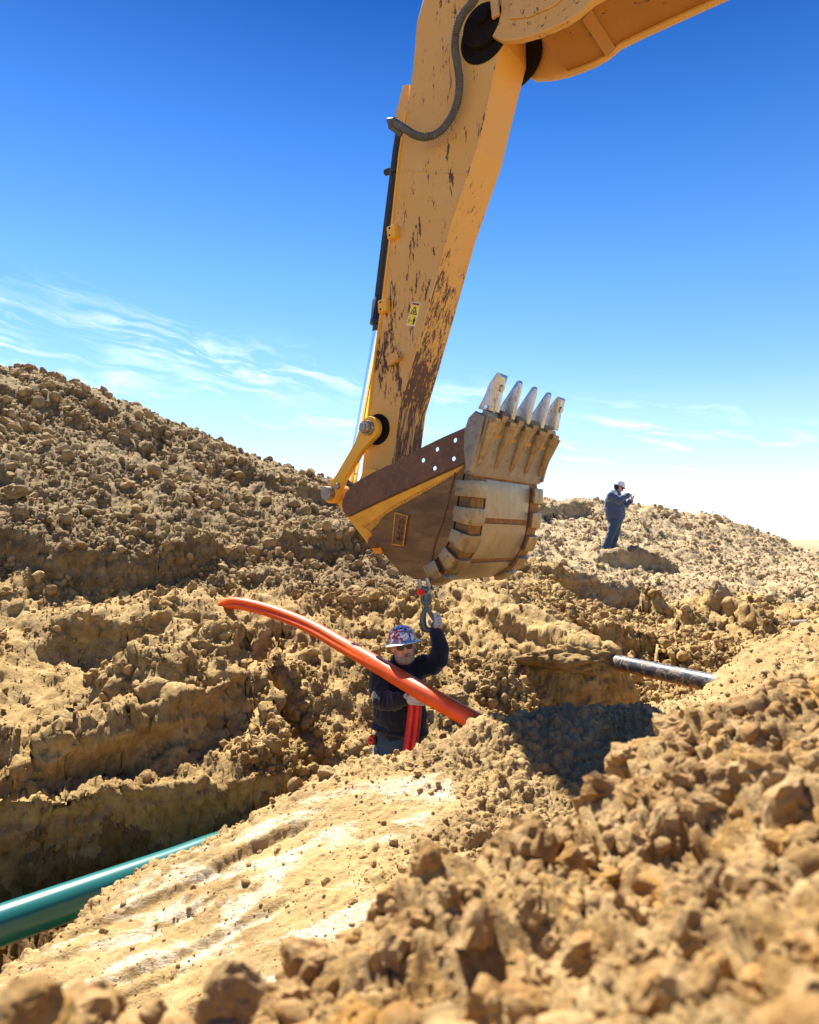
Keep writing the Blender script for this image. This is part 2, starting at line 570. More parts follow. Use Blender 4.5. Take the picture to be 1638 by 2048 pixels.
CUT = pl([(-900, 1800, 2.9), (-500, 1700, 3.9), (0, 1610, 4.75), (200, 1565, 5.05), (300, 1545, 5.25), (450, 1535, 5.5), (600, 1525, 5.8),
          (760, 1510, 6.0), (900, 1560, 6.05), (1100, 1500, 6.3)])
LEDGES = [
    (pl([(-60, 1085, 8.3), (0, 1085, 8.4), (130, 1095, 8.5), (280, 1098, 8.8), (400, 1098, 9.3), (480, 1085, 9.9)]), 0.50, 0.8),
    (pl([(90, 1235, 7.5), (200, 1262, 7.35), (300, 1245, 7.5), (370, 1200, 8.0)]), 0.38, 0.7),
    (pl([(130, 1375, 6.3), (220, 1395, 6.25), (320, 1390, 6.3), (400, 1350, 6.6), (480, 1290, 7.1), (520, 1250, 7.5)]), 0.46, 0.6),
    (pl([(40, 1520, 5.35), (110, 1548, 5.35), (200, 1548, 5.5), (290, 1510, 5.75), (380, 1450, 6.0), (450, 1410, 6.3), (520, 1350, 6.8)]), 0.52, 0.5),
    (pl([(1090, 1150, 12.4), (1180, 1170, 12.6), (1280, 1188, 12.8), (1340, 1215, 12.0), (1400, 1262, 11.0)]), 0.55, 1.3),
    (pl([(540, 1095, 10.4), (620, 1110, 10.5), (720, 1112, 11.0), (800, 1100, 11.8)]), 0.42, 0.9),
    (pl([(640, 1510, 5.9), (570, 1420, 6.45), (520, 1320, 7.2), (460, 1225, 7.9)]), 0.55, 0.7),
    (pl([(1150, 1255, 10.0), (1230, 1275, 10.2), (1310, 1290, 10.2), (1370, 1330, 9.4)]), 0.38, 0.9),
    (pl([(1180, 1115, 16.2), (1280, 1120, 16.8), (1380, 1140, 16.5), (1460, 1170, 15.5)]), 0.5, 1.2),
    (pl([(1400, 1200, 13.2), (1450, 1240, 12.0), (1520, 1265, 11.0), (1580, 1262, 11.0)]), 0.35, 1.0),
    (pl([(1060, 1040, 21.5), (1120, 1030, 23.5), (1200, 1030, 24.5)]), 0.5, 1.4),
    (pl([(560, 1010, 13.8), (600, 1000, 14.4), (660, 1000, 15)]), 0.6, 1.0),
    (pl([(240, 880, 12.6), (290, 850, 13.6), (340, 855, 14.4)]), 0.5, 0.9),
]
RIDGE = [P(880, 1140, 10.4), P(950, 1178, 9.2), P(1050, 1224, 8.35), P(1120, 1258, 7.9), P(1160, 1280, 7.72)]
RIDGE2 = [(v.x, v.y) for v in RIDGE]
RZ = np.array([v.z for v in RIDGE])
_rl = [0]
for k in range(len(RIDGE2) - 1):
    _rl.append(_rl[-1] + math.dist(RIDGE2[k], RIDGE2[k + 1]))
RT = np.array(_rl) / _rl[-1]


def smax(a, b, k=0.06):
    h = np.clip(0.5 + 0.5 * (a - b) / k, 0, 1)
    return b * (1 - h) + a * h + k * h * (1 - h)


def base_height(x, y, full=False):
    az = np.arctan2(x, y)
    r = np.hypot(x, y)
    lr = np.log(np.maximum(r, 0.05))
    p2 = np.stack([x, y, np.zeros_like(x)], 1)
    wob = fbm(p2, 0.9, 3)
    wob2 = fbm(p2 + 31.7, 3.3, 3)
    A = lut(TABS[0], az, lr)
    B = lut(TABS[1], az, lr)
    C = lut(TABS[2], az, lr)
    # terraces on the far side
    C = C + 0.10 * wob + 0.06 * wob2 * smst(4, 8, r)
    for line, h, w in LEDGES:
        d, t = polydist(x + 0.18 * wob2 + 0.10 * wob, y + 0.16 * wob, line)
        tp = smst(0, 0.16, t) * smst(1.0, 0.84, t)
        hh = h * (1 + 0.25 * wob)
        C = C + tp * 0.5 * hh * np.tanh(d / 0.07) * np.exp(-np.abs(d) / w)
    # buttress that holds the end of the old pipe
    d, t = polydist(x + 0.05 * wob2, y, RIDGE2)
    rz = np.interp(t, RT, RZ) + 0.08 * wob
    dd = np.abs(d)
    D = rz - 2.4 * np.maximum(dd - 0.34, 0) - 0.16 * dd
    C = smax(C, D, 0.12)
    # cut trench wall
    d, t = polydist(x, y, CUT)
    d = d + 0.10 * wob + 0.05 * wob2
    s = smst(-0.20, 0.10, d)
    C = C * s + (-3.6) * (1 - s)
    back = smst(R(75), R(100), np.abs(az))
    C = C * (1 - back) + (-3.0) * back
    floor = -2.5 + 0.45 * smst(0.5, 3.5, x) + 0.03 * wob2 + 1.3 * smst(9, 16, r)
    ground = smax(smax(B, C), floor)
    ground = smax(ground, A, 0.03)
    pb = smst(34, 44, r)
    plain = -0.85 + 0.12 * fbm(p2, 0.02, 2) + 9.0 * smst(700, 1600, r) * (0.55 + 0.45 * fbm(p2, 0.0011, 2))
    z = ground * (1 - pb) + plain * pb
    if not full:
        return z
    reg = np.full(x.shape, 2)
    reg[(B > C) & (B > floor)] = 1
    reg[(floor >= C) & (floor >= B)] = 3
    reg[A >= np.maximum(np.maximum(B, C), floor)] = 0
    reg[r > 42] = 4
    return z, reg

# ---- polar sampling, finer towards what stands steep
NAZ, NR, NFAR = 680, 960, 40
az_f = np.linspace(R(-39), R(40), NAZ)
az_c = np.concatenate([np.linspace(R(-180), R(-39), 60)[:-1], az_f, np.linspace(R(40), R(180), 60)[1:]])
nA = len(az_c)
rr = np.geomspace(0.28, 44, 800)
_a, _r = np.meshgrid(az_c, rr, indexing='ij')
zz = base_height((np.sin(_a) * _r).ravel(), (np.cos(_a) * _r).ravel()).reshape(_a.shape)
dr = np.diff(rr)[None, :]
dz = np.diff(zz, axis=1)
rm = 0.5 * (rr[1:] + rr[:-1])[None, :]
wgt = np.interp(rm, [0.3, 0.6, 0.85, 2.2, 2.7, 4.4, 5.0, 20, 44], [0.15, 0.45, 0.85, 0.85, 2.0, 2.0, 1.0, 1.0, 0.5])
ds = np.sqrt((dr * 0.75) ** 2 + dz ** 2) / rm * wgt
cum = np.concatenate([np.zeros((nA, 1)), np.cumsum(ds, axis=1)], axis=1)
# blend with the mean column so neighbouring rays stay aligned
sm = cum / cum[:, -1:]
RS = np.zeros((nA, NR))
tpar = np.linspace(0, 1, NR)
for i in range(nA):
    RS[i] = np.interp(tpar, sm[i], rr)
far = np.geomspace(44, 5200, NFAR + 1)[1:]
RS = np.concatenate([RS, np.repeat(far[None], nA, 0)], axis=1)
NRR = RS.shape[1]
AZ = np.repeat(az_c[:, None], NRR, 1)
X = (np.sin(AZ) * RS).ravel(); Y = (np.cos(AZ) * RS).ravel()
Z, REG = base_height(X, Y, True)
V = np.stack([X, Y, Z], 1).reshape(nA, NRR, 3)


def grid_normals(V):
    du = np.gradient(V, axis=0); dv = np.gradient(V, axis=1)
    n = np.cross(du, dv)
    n /= (np.linalg.norm(n, axis=2, keepdims=True) + 1e-12)
    n[n[:, :, 2] < 0] *= -1
    return n


NRM = grid_normals(V).reshape(-1, 3)
Pn = V.reshape(-1, 3).astype(np.float32)
rad = np.hypot(X, Y).astype(np.float32)
reg = REG
steep = 1 - NRM[:, 2]
disp = np.zeros(len(X), np.float32)
isA = (reg == 0); isB = (reg == 1); isC = (reg == 2); isF = (reg == 3)
# smooth clay area of the near bank: everything but the crest strip and its right end
p2 = Pn.copy(); p2[:, 2] = 0
crest_d, _t = polydist(X, Y, [(v.x, v.y) for v in bc])
smooth_b = smst(0.02, 0.40, -crest_d + 0.22 * fbm(p2, 1.4, 3)) * smst(0.55, -0.15, X + 0.45 * fbm(p2, 1.5, 2) - 0.35 * (Y - 4.0))


def add(mask, f):
    idx = np.nonzero(mask)[0]
    disp[idx] += f(Pn[idx], idx)


mC = (isC | isF) & (rad < 44)
patch = smst(-0.25, 0.35, fbm(p2, 0.85, 3)) * (1 - 0.7 * smst(0.25, 0.6, steep))
pilm = smst(0.75, 0.45, np.abs(polydist(X, Y, RIDGE2)[0]))
patch = np.maximum(patch, 0.65 * smst(8.5, 9.5, rad)) * (1 - 0.8 * pilm)
add(mC, lambda p, i: 0.085 * fbm(p, 1.5, 4, 0.55) + (0.4 + 0.6 * patch[i]) * (0.050 * chunks(p, 2.3) + 0.030 * chunks(p, 5.5))
    + (0.35 + 0.65 * patch[i]) * (0.018 * chunks(p, 12) + 0.022 * billow(p, 9, 2, 0.55) + 0.012 * billow(p, 24, 2, 0.6)) + 0.006 * fbm(p, 26, 2)
    + smst(0.2, 0.5, steep[i]) * (0.040 * fbm(p * np.array([0.5, 0.5, 3.2], np.float32), 2.6, 3) + 0.022 * chunks(p, 7.0, 0.3) + 0.010 * chunks(p, 17, 0.3)))
mB = isB & (rad < 44)
add(mB, lambda p, i: (1 - smooth_b[i]) * (0.035 * fbm(p, 2.6, 2) + 0.020 * billow(p, 6, 2) + 0.018 * billow(p, 14, 3, 0.6) + 0.007 * billow(p, 36, 2)) +
    smooth_b[i] * (0.014 * fbm(p * np.array([0.45, 1, 1], np.float32), 4.5, 3, 0.5) + 0.0045 * billow(p, 30, 2) + 0.006 * chunks(p, 7, 0.1) + 0.004 * np.clip(fbm(p, 9, 3) - 0.35, 0, 1)))
# grooves scraped along the near bank
gi = np.nonzero(mB & (smooth_b > 0.2))[0]
gp = p2[gi]
lng = 0.945 * gp[:, 0] + 0.325 * gp[:, 1]
q = -0.325 * gp[:, 0] + 0.945 * gp[:, 1] + 0.035 * fbm(gp, 1.1, 2) + 0.05 * lng * np.abs(lng)
for q0, a0, a1, dep, wd in ((3.30, -1.9, 0.6, 0.034, 0.018), (3.18, -1.7, 0.1, 0.018, 0.016), (3.80, -0.6, 0.75, 0.036, 0.022), (3.60, -0.9, 0.4, 0.018, 0.018),
                            (3.05, -1.6, -0.2, 0.018, 0.016), (4.00, -0.3, 0.5, 0.022, 0.020), (3.45, -1.8, -0.8, 0.018, 0.016), (2.86, -1.5, 0.4, 0.018, 0.016)):
    m = smst(a0, a0 + 0.15, lng) * smst(a1, a1 - 0.15, lng)
    wd = wd * 1.45; dep = dep * 0.85 * (0.75 + 0.4 * fbm(gp, 3.0, 2))
    disp[gi] -= m * dep * np.exp(-((q - q0) / wd) ** 2)
    disp[gi] += m * dep * 0.5 * np.exp(-((q - q0 - wd * 2.2) / wd) ** 2)
mA = isA
add(mA, lambda p, i: 0.060 * fbm(p, 4.0, 3) + 0.014 * chunks(p, 6.5, 0.2) + 0.008 * chunks(p, 16, 0.2) + 0.024 * billow(p, 7, 2, 0.5) + 0.013 * billow(p, 20, 3, 0.6))
V2 = (Pn + NRM * disp[:, None]).reshape(nA, NRR, 3)
N2 = grid_normals(V2).reshape(-1, 3)
V2f = V2.reshape(-1, 3)

# ---- faces split by region
ii, jj = np.meshgrid(np.arange(nA - 1), np.arange(NRR - 1), indexing='ij')
v00 = (ii * NRR + jj).ravel()
quads = np.stack([v00, v00 + NRR, v00 + NRR + 1, v00 + 1], 1)      # normal up
fx = V2f[quads].mean(1)
fr = np.hypot(fx[:, 0], fx[:, 1]); fa = np.degrees(np.arctan2(fx[:, 0], fx[:, 1]))
freg = reg[v00]
steepf = 1 - NRM[v00, 2]
wall_d, _ = polydist(fx[:, 0], fx[:, 1], CUT)
cls = np.full(len(quads), 2)
cls[freg == 1] = 1
cls[freg == 0] = 0
cls[freg == 4] = 6
cls[(freg == 2) & (fa < 3) & (fr > 8.9 - 0.02 * fa + 0.2 * 0)] = 4
cls[((freg == 2) | (freg == 3)) & (fa >= 3) & (fr > 13.5 + 0.6 * np.sin(fx[:, 0] * 1.3))] = 5
cls[((freg == 3) & (fx[:, 0] < 3.2)) | ((freg == 2) & (wall_d < 0.02) & (fa < 6))] = 3
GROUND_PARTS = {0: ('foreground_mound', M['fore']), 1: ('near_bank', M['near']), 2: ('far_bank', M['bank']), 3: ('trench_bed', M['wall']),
                4: ('spoil_hillside', M['spoil']), 5: ('spoil_berm', M['berm']), 6: ('plain', M['plain'])}


def np_mesh(name, verts, faces, nside):
    me = bpy.data.meshes.new(name)
    me.vertices.add(len(verts))
    me.vertices.foreach_set('co', verts.astype(np.float32).ravel())
    me.loops.add(len(faces) * nside)
    me.polygons.add(len(faces))
    me.polygons.foreach_set('loop_start', np.arange(0, len(faces) * nside, nside, dtype=np.int32))
    me.polygons.foreach_set('loop_total', np.full(len(faces), nside, dtype=np.int32))
    me.loops.foreach_set('vertex_index', faces.astype(np.int32).ravel())
    me.update(calc_edges=True)
    return me


GOBJ = {}
for c, (nm, mat) in GROUND_PARTS.items():
    f = quads[cls == c]
    used, inv = np.unique(f.ravel(), return_inverse=True)
    me = np_mesh(nm, V2f[used], inv.reshape(-1, 4), 4)
    me.materials.append(mat)
    if c == 1:
        at = me.attributes.new('clay', 'FLOAT', 'POINT')
        at.data.foreach_set('value', smst(0.55, 0.95, smooth_b[used]).astype(np.float32))
    me.polygons.foreach_set('use_smooth', np.ones(len(f), bool))
    o = bpy.data.objects.new(nm, me)
    link(o)
    tag(o, kind='structure')
    GOBJ[c] = o


def ground_z(x, y):
    z = base_height(np.array([x, x]), np.array([y, y]))
    return float(z[0])


# ---- clods and stones
def rock_mesh(name, seed, sub=2, cuts=9, rough=0.0, flat=1.0):
    rs = np.random.RandomState(seed)
    bm = bmesh.new()
    bmesh.ops.create_icosphere(bm, subdivisions=sub, radius=1.0)
    v = np.array([x.co[:] for x in bm.verts])
    for k in range(cuts):
        n = rs.normal(size=3); n /= np.linalg.norm(n)
        d = rs.uniform(0.50, 0.86)
        s = v @ n
        v = v - np.outer(np.maximum(s - d, 0) * 0.95, n)
    v *= rs.uniform(0.72, 1.25, 3) * np.array([1, 1, flat])
    if rough:
        nn = v / np.linalg.norm(v, axis=1, keepdims=True)
        p = (v + seed * 3.1).astype(np.float32)
        v = v + nn * (rough * (0.9 * fbm(p, 1.4, 2) + 0.75 * billow(p, 2.7, 3, 0.6)))[:, None]
    for x, c in zip(bm.verts, v):
        x.co = c
    me = bpy.data.meshes.new(name)
    bm.to_mesh(me)
    bm.free()
    return me


rs = np.random.RandomState(11)
LOW = [rock_mesh('pebble_base', 100 + k, 1, 5) for k in range(10)]
MID = [rock_mesh('clod_base', 200 + k, 2, 9, 0.06) for k in range(10)]


def arr(me):
    v = np.zeros(len(me.vertices) * 3, np.float32); me.vertices.foreach_get('co', v)
    f = np.zeros(len(me.polygons) * 3, np.int32); me.polygons.foreach_get('vertices', f)
    return v.reshape(-1, 3), f.reshape(-1, 3)


HIGH = [rock_mesh('lumpy_clod', 400 + k, 3, 6, 0.20) for k in range(9)]
LOWA = [arr(m) for m in LOW]
MIDA = [arr(m) for m in MID]


def rand_rot(n):
    q = rs.normal(size=(n, 4)); q /= np.linalg.norm(q, axis=1, keepdims=True)
    w, x, y, z = q.T
    return np.stack([np.stack([1 - 2 * (y * y + z * z), 2 * (x * y - z * w), 2 * (x * z + y * w)], 1),
                     np.stack([2 * (x * y + z * w), 1 - 2 * (x * x + z * z), 2 * (y * z - x * w)], 1),
                     np.stack([2 * (x * z - y * w), 2 * (y * z + x * w), 1 - 2 * (x * x + y * y)], 1)], 1)


def joined(name, pos, size, bases, mat, parent):
    n = len(pos)
    if n == 0:
        return None
    rot = rand_rot(n)
    which = rs.randint(0, len(bases), n)
    vs, fs, off = [], [], 0
    for k, (bv, bf) in enumerate(bases):
        m = np.nonzero(which == k)[0]
        if not len(m):
            continue
        v = np.einsum('nij,vj->nvi', rot[m], bv) * size[m][:, None, None] + pos[m][:, None, :]
        f = bf[None] + (np.arange(len(m)) * len(bv))[:, None, None] + off
        vs.append(v.reshape(-1, 3)); fs.append(f.reshape(-1, 3)); off += len(m) * len(bv)
    me = np_mesh(name, np.concatenate(vs), np.concatenate(fs), 3)
    me.materials.append(mat)
    o = bpy.data.objects.new(name, me)
    link(o, parent)
    return tag(o, kind='stuff')


def inframe(p, mg=0.10):
    cp, sp = math.cos(PITCH), math.sin(PITCH)
    d = p[:, 1] * cp + p[:, 2] * sp
    u = p[:, 0] / d * FP / 1638; v = (-p[:, 1] * sp + p[:, 2] * cp) / d * FP / 2048
    return (d > 0.05) & (np.abs(u) < 0.5 + mg) & (np.abs(v) < 0.5 + mg), u, v


gridreg = cls.reshape(nA - 1, NRR - 1)
i0 = np.nonzero((az_c[:-1] > R(-38)) & (az_c[:-1] < R(38)))[0]


def scatter(c, n, smin, smax, expo, weight=None, sink=0.25, ang=False):
    """points on ground part c, even over the sampling grid; size law s^-expo"""
    m = np.nonzero((cls == c) & (np.abs(fa) < 38) & (fr > 0.45))[0]
    if weight is not None:
        w = weight(m)
        w = np.maximum(w, 0); w /= w.sum()
        pick = rs.choice(m, n, p=w)
    else:
        pick = rs.choice(m, n)
    u = rs.uniform(size=n)
    a = 1 - expo
    s = (smin ** a + u * (smax ** a - smin ** a)) ** (1 / a)
    if ang:
        s = s * fr[pick]
    jit = rs.uniform(-0.5, 0.5, (n, 1)) * (V2f[quads[pick][:, 1]] - V2f[quads[pick][:, 0]]) + \
        rs.uniform(-0.5, 0.5, (n, 1)) * (V2f[quads[pick][:, 3]] - V2f[quads[pick][:, 0]])
    nn = N2[v00[pick]]
    pos = fx[pick] + jit + nn * (s * sink)[:, None]
    return pos, s, nn


clod_count = 0


def lay(c, pos, s, mat, nbig=300, cap=0.2):
    """largest ones as single stones, the rest joined"""
    global clod_count
    s = np.minimum(s, cap)
    par = GOBJ[c]
    vis, u, v = inframe(pos, 0.0)
    dist = np.linalg.norm(pos, axis=1)
    show = np.where(vis, s / dist, 0)
    order = np.argsort(-show)
    big = order[:nbig]
    rest = order[nbig:]
    rot = rand_rot(len(big))
    for k, i in enumerate(big):
        me = HIGH[rs.randint(0, len(HIGH))] if c == 0 else MID[rs.randint(0, len(MID))]
        if len(me.materials) == 0:
            me.materials.append(mat)
        o = bpy.data.objects.new('clod', me)
        o.matrix_local = Matrix.Translation(pos[i].tolist()) @ Matrix(rot[k].tolist()).to_4x4() @ Matrix.Scale(float(s[i]), 4)
        COL.objects.link(o)
        o.parent = par
        if me.materials[0] is not mat:
            o.material_slots[0].link = 'OBJECT'
            o.material_slots[0].material = mat
    m = s[rest] / dist[rest] > 0.0050
    if m.sum():
        joined('loose_clods', pos[rest][m], s[rest][m], MIDA, mat, par)
    joined('loose_crumbs', pos[rest][~m], s[rest][~m], LOWA, mat, par)


def wt_gen(c_patch, hi=1.0, steep_lim=0.55):
    def w(m):
        p = fx[m].astype(np.float32).copy(); p[:, 2] = 0
        d = smst(-0.6, 0.5, fbm(p, 1.1, 3) + c_patch)
        st = smst(steep_lim + 0.2, steep_lim - 0.1, 1 - NRM[v00[m], 2])
        _, u, v = inframe(fx[m], 0.06)
        # triangles face-on to the view carry more picture area
        vd = -fx[m] / np.linalg.norm(fx[m], axis=1, keepdims=True)
        face = np.clip((N2[v00[m]] * vd).sum(1), 0.05, 1)
        return (0.05 + d * patch[v00[m]] + 0.12 * d) * (0.05 + st) * (0.3 + face) * _ * (1 - 0.85 * pilm[v00[m]])
    return w


M_clod = {0: soil('foreground_clod', (0.322, 0.179, 0.057), (0.440, 0.274, 0.109), (0.517, 0.361, 0.175), fine=1.8, ochre=0.6),
          1: soil('bank_clod', (0.293, 0.179, 0.070), (0.391, 0.256, 0.106), (0.489, 0.342, 0.166)),
          2: soil('trench_clod', (0.290, 0.175, 0.061), (0.398, 0.260, 0.099), (0.505, 0.362, 0.161)),
          4: soil('spoil_clod', (0.252, 0.159, 0.066), (0.354, 0.240, 0.109), (0.451, 0.332, 0.171)),
          5: soil('berm_clod', (0.304, 0.209, 0.109), (0.391, 0.285, 0.157), (0.489, 0.369, 0.219))}
for c, n, lo, hi, ex, patch_c in ((4, 23000, 0.0011, 0.011, 2.9, 0.45), (2, 25000, 0.0010, 0.011, 3.0, -0.1), (5, 10000, 0.0009, 0.006, 3.0, 0.4)):
    pos, s, nn = scatter(c, n, lo, hi, ex, wt_gen(patch_c), 0.25, True)
    lay(c, pos, s, M_clod[c], cap={4: 0.14, 2: 0.085, 5: 0.16}[c])


def w_near(m):
    idx = v00[m]
    _, u, v = inframe(fx[m], 0.06)
    p = fx[m].astype(np.float32).copy(); p[:, 2] = 0
    return (0.16 + (1 - smooth_b[idx]) * (0.3 + 0.7 * smst(-0.3, 0.5, fbm(p, 2.0, 3)))) * _


pos, s, nn = scatter(1, 20000, 0.0009, 0.012, 3.0, w_near, -0.05, True)
lay(1, pos, s, M_clod[1], cap=0.032)


def w_fore(m):
    _, u, v = inframe(fx[m], 0.22)
    return 1.0 * _ + 0.01


pos, s, nn = scatter(0, 8500, 0.0035, 0.062, 2.3, w_fore, -0.2, True)
lay(0, pos, s, M_clod[0], cap=0.046)
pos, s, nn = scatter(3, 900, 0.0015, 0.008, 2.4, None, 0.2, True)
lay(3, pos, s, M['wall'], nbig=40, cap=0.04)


# ------------------------------------------------------------------ machine materials
def paint(name, base, dust, wear=0.5, streak=0.0, grad=None, dark=(0.045, 0.022, 0.014), dustamt=0.5, rough=0.55, scr=(1, 1, 0.22), rotz=0.0):
    m, N, b = new_mat(name)
    c = coords(N)
    d = N.ramp(N.noise(c, 3.0, 5, 0.6), [(0.3, 0.0), (0.7, 1.0)])
    col = N.mix(N.math('ADD', N.math('MULTIPLY', d, 0.35), dustamt - 0.15, clamp=True), base, dust)
    spk = N.ramp(N.noise(c, 90, 3, 0.6), [(0.60, 0.0), (0.66, 1.0)])
    col = N.mix(N.math('MULTIPLY', spk, 0.35), col, tuple(x * 0.45 for x in base))
    # chips and scratches
    v = N.vmap(c, scr, (0, R(9), rotz))
    ch = N.noise(v, 9, 7, 0.72, 0.4)
    ch2 = N.noise(v, 34, 4, 0.65, 0.6)
    lo = N.noise(c, 1.1, 3, 0.5)
    amt = N.math('ADD', N.math('MULTIPLY', ch, 0.62), N.math('MULTIPLY', ch2, 0.30))
    amt = N.math('ADD', amt, N.math('MULTIPLY', N.math('SUBTRACT', lo, 0.5), 0.35))
    if grad:
        z = N.n('ShaderNodeSeparateXYZ', {0: c}).outputs[2]
        g = N.n('ShaderNodeMapRange', {0: z, 1: grad[0], 2: grad[1], 3: grad[2], 4: grad[3]}).outputs[0]
        amt = N.math('ADD', amt, g)
    th = 0.72 - 0.22 * wear
    k = N.ramp(amt, [(th, 0.0), (th + 0.022, 1.0)])
    rust = N.mix(N.noise(c, 14, 5, 0.6), dark, tuple(min(1, x * 2.6 + 0.01) for x in dark))
    col = N.mix(k, col, rust)
    pset(N, b, col=col, rough=N.math('ADD', N.math('MULTIPLY', k, 0.2), rough), spec=0.4,
         normal=bump(N, N.math('SUBTRACT', N.noise(c, 120, 3, 0.6), N.math('MULTIPLY', k, 1.2)), 0.25, 0.004))
    return m


YEL = (0.62, 0.30, 0.022)
DUST = (0.60, 0.38, 0.155)
M['yellow'] = paint('yellow_paint', YEL, DUST, wear=0.86, dustamt=0.55, scr=(1.6, 1.6, 0.40))
M['yellow_top'] = paint('yellow_paint_dusty', YEL, (0.52, 0.33, 0.14), wear=0.66, dustamt=0.70, scr=(1.5, 1.5, 1.0))
M['yellow_clean'] = paint('yellow_paint_bright', (0.80, 0.40, 0.02), (0.72, 0.42, 0.09), wear=0.30, dustamt=0.35)
M['stick_front'] = paint('worn_front_paint', YEL, (0.60, 0.345, 0.09), wear=0.62, dustamt=0.62, grad=(0.8, 4.4, 0.22, -0.03), dark=(0.065, 0.028, 0.016), scr=(2.2, 2.2, 0.14))
M['underside'] = paint('yellow_paint_shaded', (0.36, 0.14, 0.008), (0.27, 0.12, 0.025), wear=0.70, dustamt=0.35, scr=(1.2, 1.2, 1.2))  # worn boom yellow with the shade underneath put into its colour


def metal(name, c1, c2, c3, rough=0.45, met=0.6, s=1.0, streak=None, bs=0.3):
    m, N, b = new_mat(name)
    c = coords(N)
    v = N.vmap(c, streak) if streak else c
    a = N.mix(N.ramp(N.noise(v, 5 * s, 6, 0.65, 0.3), [(0.36, 0.0), (0.64, 1.0)]), c1, c2)
    a = N.mix(N.ramp(N.noise(v, 22 * s, 6, 0.7), [(0.5, 0.0), (0.72, 1.0)]), a, c3)
    pset(N, b, col=a, metal=met, rough=N.math('ADD', N.math('MULTIPLY', N.noise(c, 30 * s, 4, 0.6), 0.3), rough - 0.12),
         normal=bump(N, N.noise(c, 55 * s, 6, 0.75), bs, 0.006))
    return m


M['rust'] = metal('rusty_steel', (0.115, 0.056, 0.034), (0.165, 0.078, 0.040), (0.22, 0.115, 0.062), 0.55, 0.25, 1.0, None, 0.5)
M['rust_side'] = metal('earth_polished_steel', (0.120, 0.056, 0.018), (0.24, 0.135, 0.045), (0.095, 0.042, 0.018), 0.42, 0.35, 0.8, (0.35, 0.35, 1.6), 0.4)
M['steel'] = metal('worn_steel', (0.27, 0.205, 0.13), (0.35, 0.27, 0.17), (0.15, 0.08, 0.038), 0.36, 0.7, 0.8, None, 0.45)
M['steel_plate'] = metal('polished_plate', (0.31, 0.25, 0.175), (0.36, 0.295, 0.21), (0.25, 0.185, 0.12), 0.38, 0.7, 0.7, (1, 1, 0.6), 0.3)
M['lip'] = metal('lip_steel', (0.22, 0.185, 0.155), (0.29, 0.245, 0.20), (0.17, 0.115, 0.08), 0.42, 0.6, 0.8, None, 0.35)
M['tooth'] = metal('tooth_steel', (0.40, 0.43, 0.49), (0.52, 0.53, 0.56), (0.24, 0.17, 0.11), 0.28, 0.92, 1.6, (1, 1, 0.4), 0.25)
M['pin'] = metal('pin_steel', (0.30, 0.24, 0.20), (0.42, 0.36, 0.32), (0.18, 0.11, 0.08), 0.35, 0.8, 3)
M['seam'] = metal('rusty_gap', (0.19, 0.085, 0.026), (0.36, 0.17, 0.04), (0.10, 0.05, 0.03), 0.8, 0.0, 3)
M['grease'] = simple('black_grease', (0.010, 0.007, 0.006), 0.85, var=0.4, bs=0.6, bscale=30, spec=0.15)
M['cylinder_paint'] = simple('dark_cylinder_paint', (0.018, 0.020, 0.026), 0.38, var=0.35, scale=14)
m_, N_, b_ = new_mat('chrome'); pset(N_, b_, col=(0.82, 0.84, 0.88), metal=1.0, rough=0.09); M['chrome'] = m_
M['rubber'] = simple('hose_rubber', (0.085, 0.085, 0.095), 0.7, var=0.35, scale=20)

# ------------------------------------------------------------------ excavator frame: U in the side plane, W across the machine
_wa = R(53)
WV = Vector((math.cos(_wa), math.sin(_wa), 0))
UV_ = Vector((math.sin(_wa), -math.cos(_wa), 0))
W0 = WV.dot(P(990, 800, 5.5))


def uz(px, py, w):
    d = P(px, py, 1.0)
    k = w / WV.dot(d)
    p = d * k
    return (UV_.dot(p), p.z)


def ww(u, z, w):
    return UV_ * u + WV * w + Vector((0, 0, z))


def chaikin(pts, n=1):
    for _ in range(n):
        q = []
        for i in range(len(pts)):
            a, b = pts[i], pts[(i + 1) % len(pts)]
            q.append((a[0] * .75 + b[0] * .25, a[1] * .75 + b[1] * .25))
            q.append((a[0] * .25 + b[0] * .75, a[1] * .25 + b[1] * .75))
        pts = q
    return pts


def plate_uz(name, outline, w_near, thick, mat, parent, holes=(), bevel=0.004, w_to=None):
    """plate with real thickness across W, outline and holes in (u, z)"""
    cu = bpy.data.curves.new('tmp', 'CURVE')
    cu.dimensions = '2D'
    cu.fill_mode = 'BOTH'
    cu.extrude = max(thick / 2 - bevel, 1e-4)
    cu.bevel_depth = bevel
    cu.bevel_resolution = 1
    cu.offset = -bevel
    for pts in [outline] + list(holes):
        sp = cu.splines.new('POLY')
        sp.points.add(len(pts) - 1)
        for p, q in zip(sp.points, pts):
            p.co = (q[0], q[1], 0, 1)
        sp.use_cyclic_u = True
    ob = bpy.data.objects.new('tmp', cu)
    me = bpy.data.meshes.new_from_object(ob)
    bpy.data.objects.remove(ob)
    bpy.data.curves.remove(cu)
    w = w_near + thick / 2
    for v in me.vertices:
        x, y, z = v.co
        v.co = ww(x, y, w - z)
    me.materials.clear()
    o = put(name, me, mat, parent)
    return autosmooth(o, 30)


def plate(name, px_outline, w_near, thick, mat, parent, holes_px=(), bevel=0.004, smooth=0, wpix=None, hole_r=0.018):
    wp = w_near if wpix is None else wpix
    ol = [uz(x, y, wp) for x, y in px_outline]
    if smooth:
        ol = chaikin(ol, smooth)
    hs = []
    for (x, y) in holes_px:
        c = uz(x, y, wp)
        hs.append([(c[0] + hole_r * math.cos(a), c[1] + hole_r * math.sin(a)) for a in [2 * math.pi * k / 14 for k in range(14)]])
    return plate_uz(name, ol, w_near, thick, mat, parent, hs, bevel)


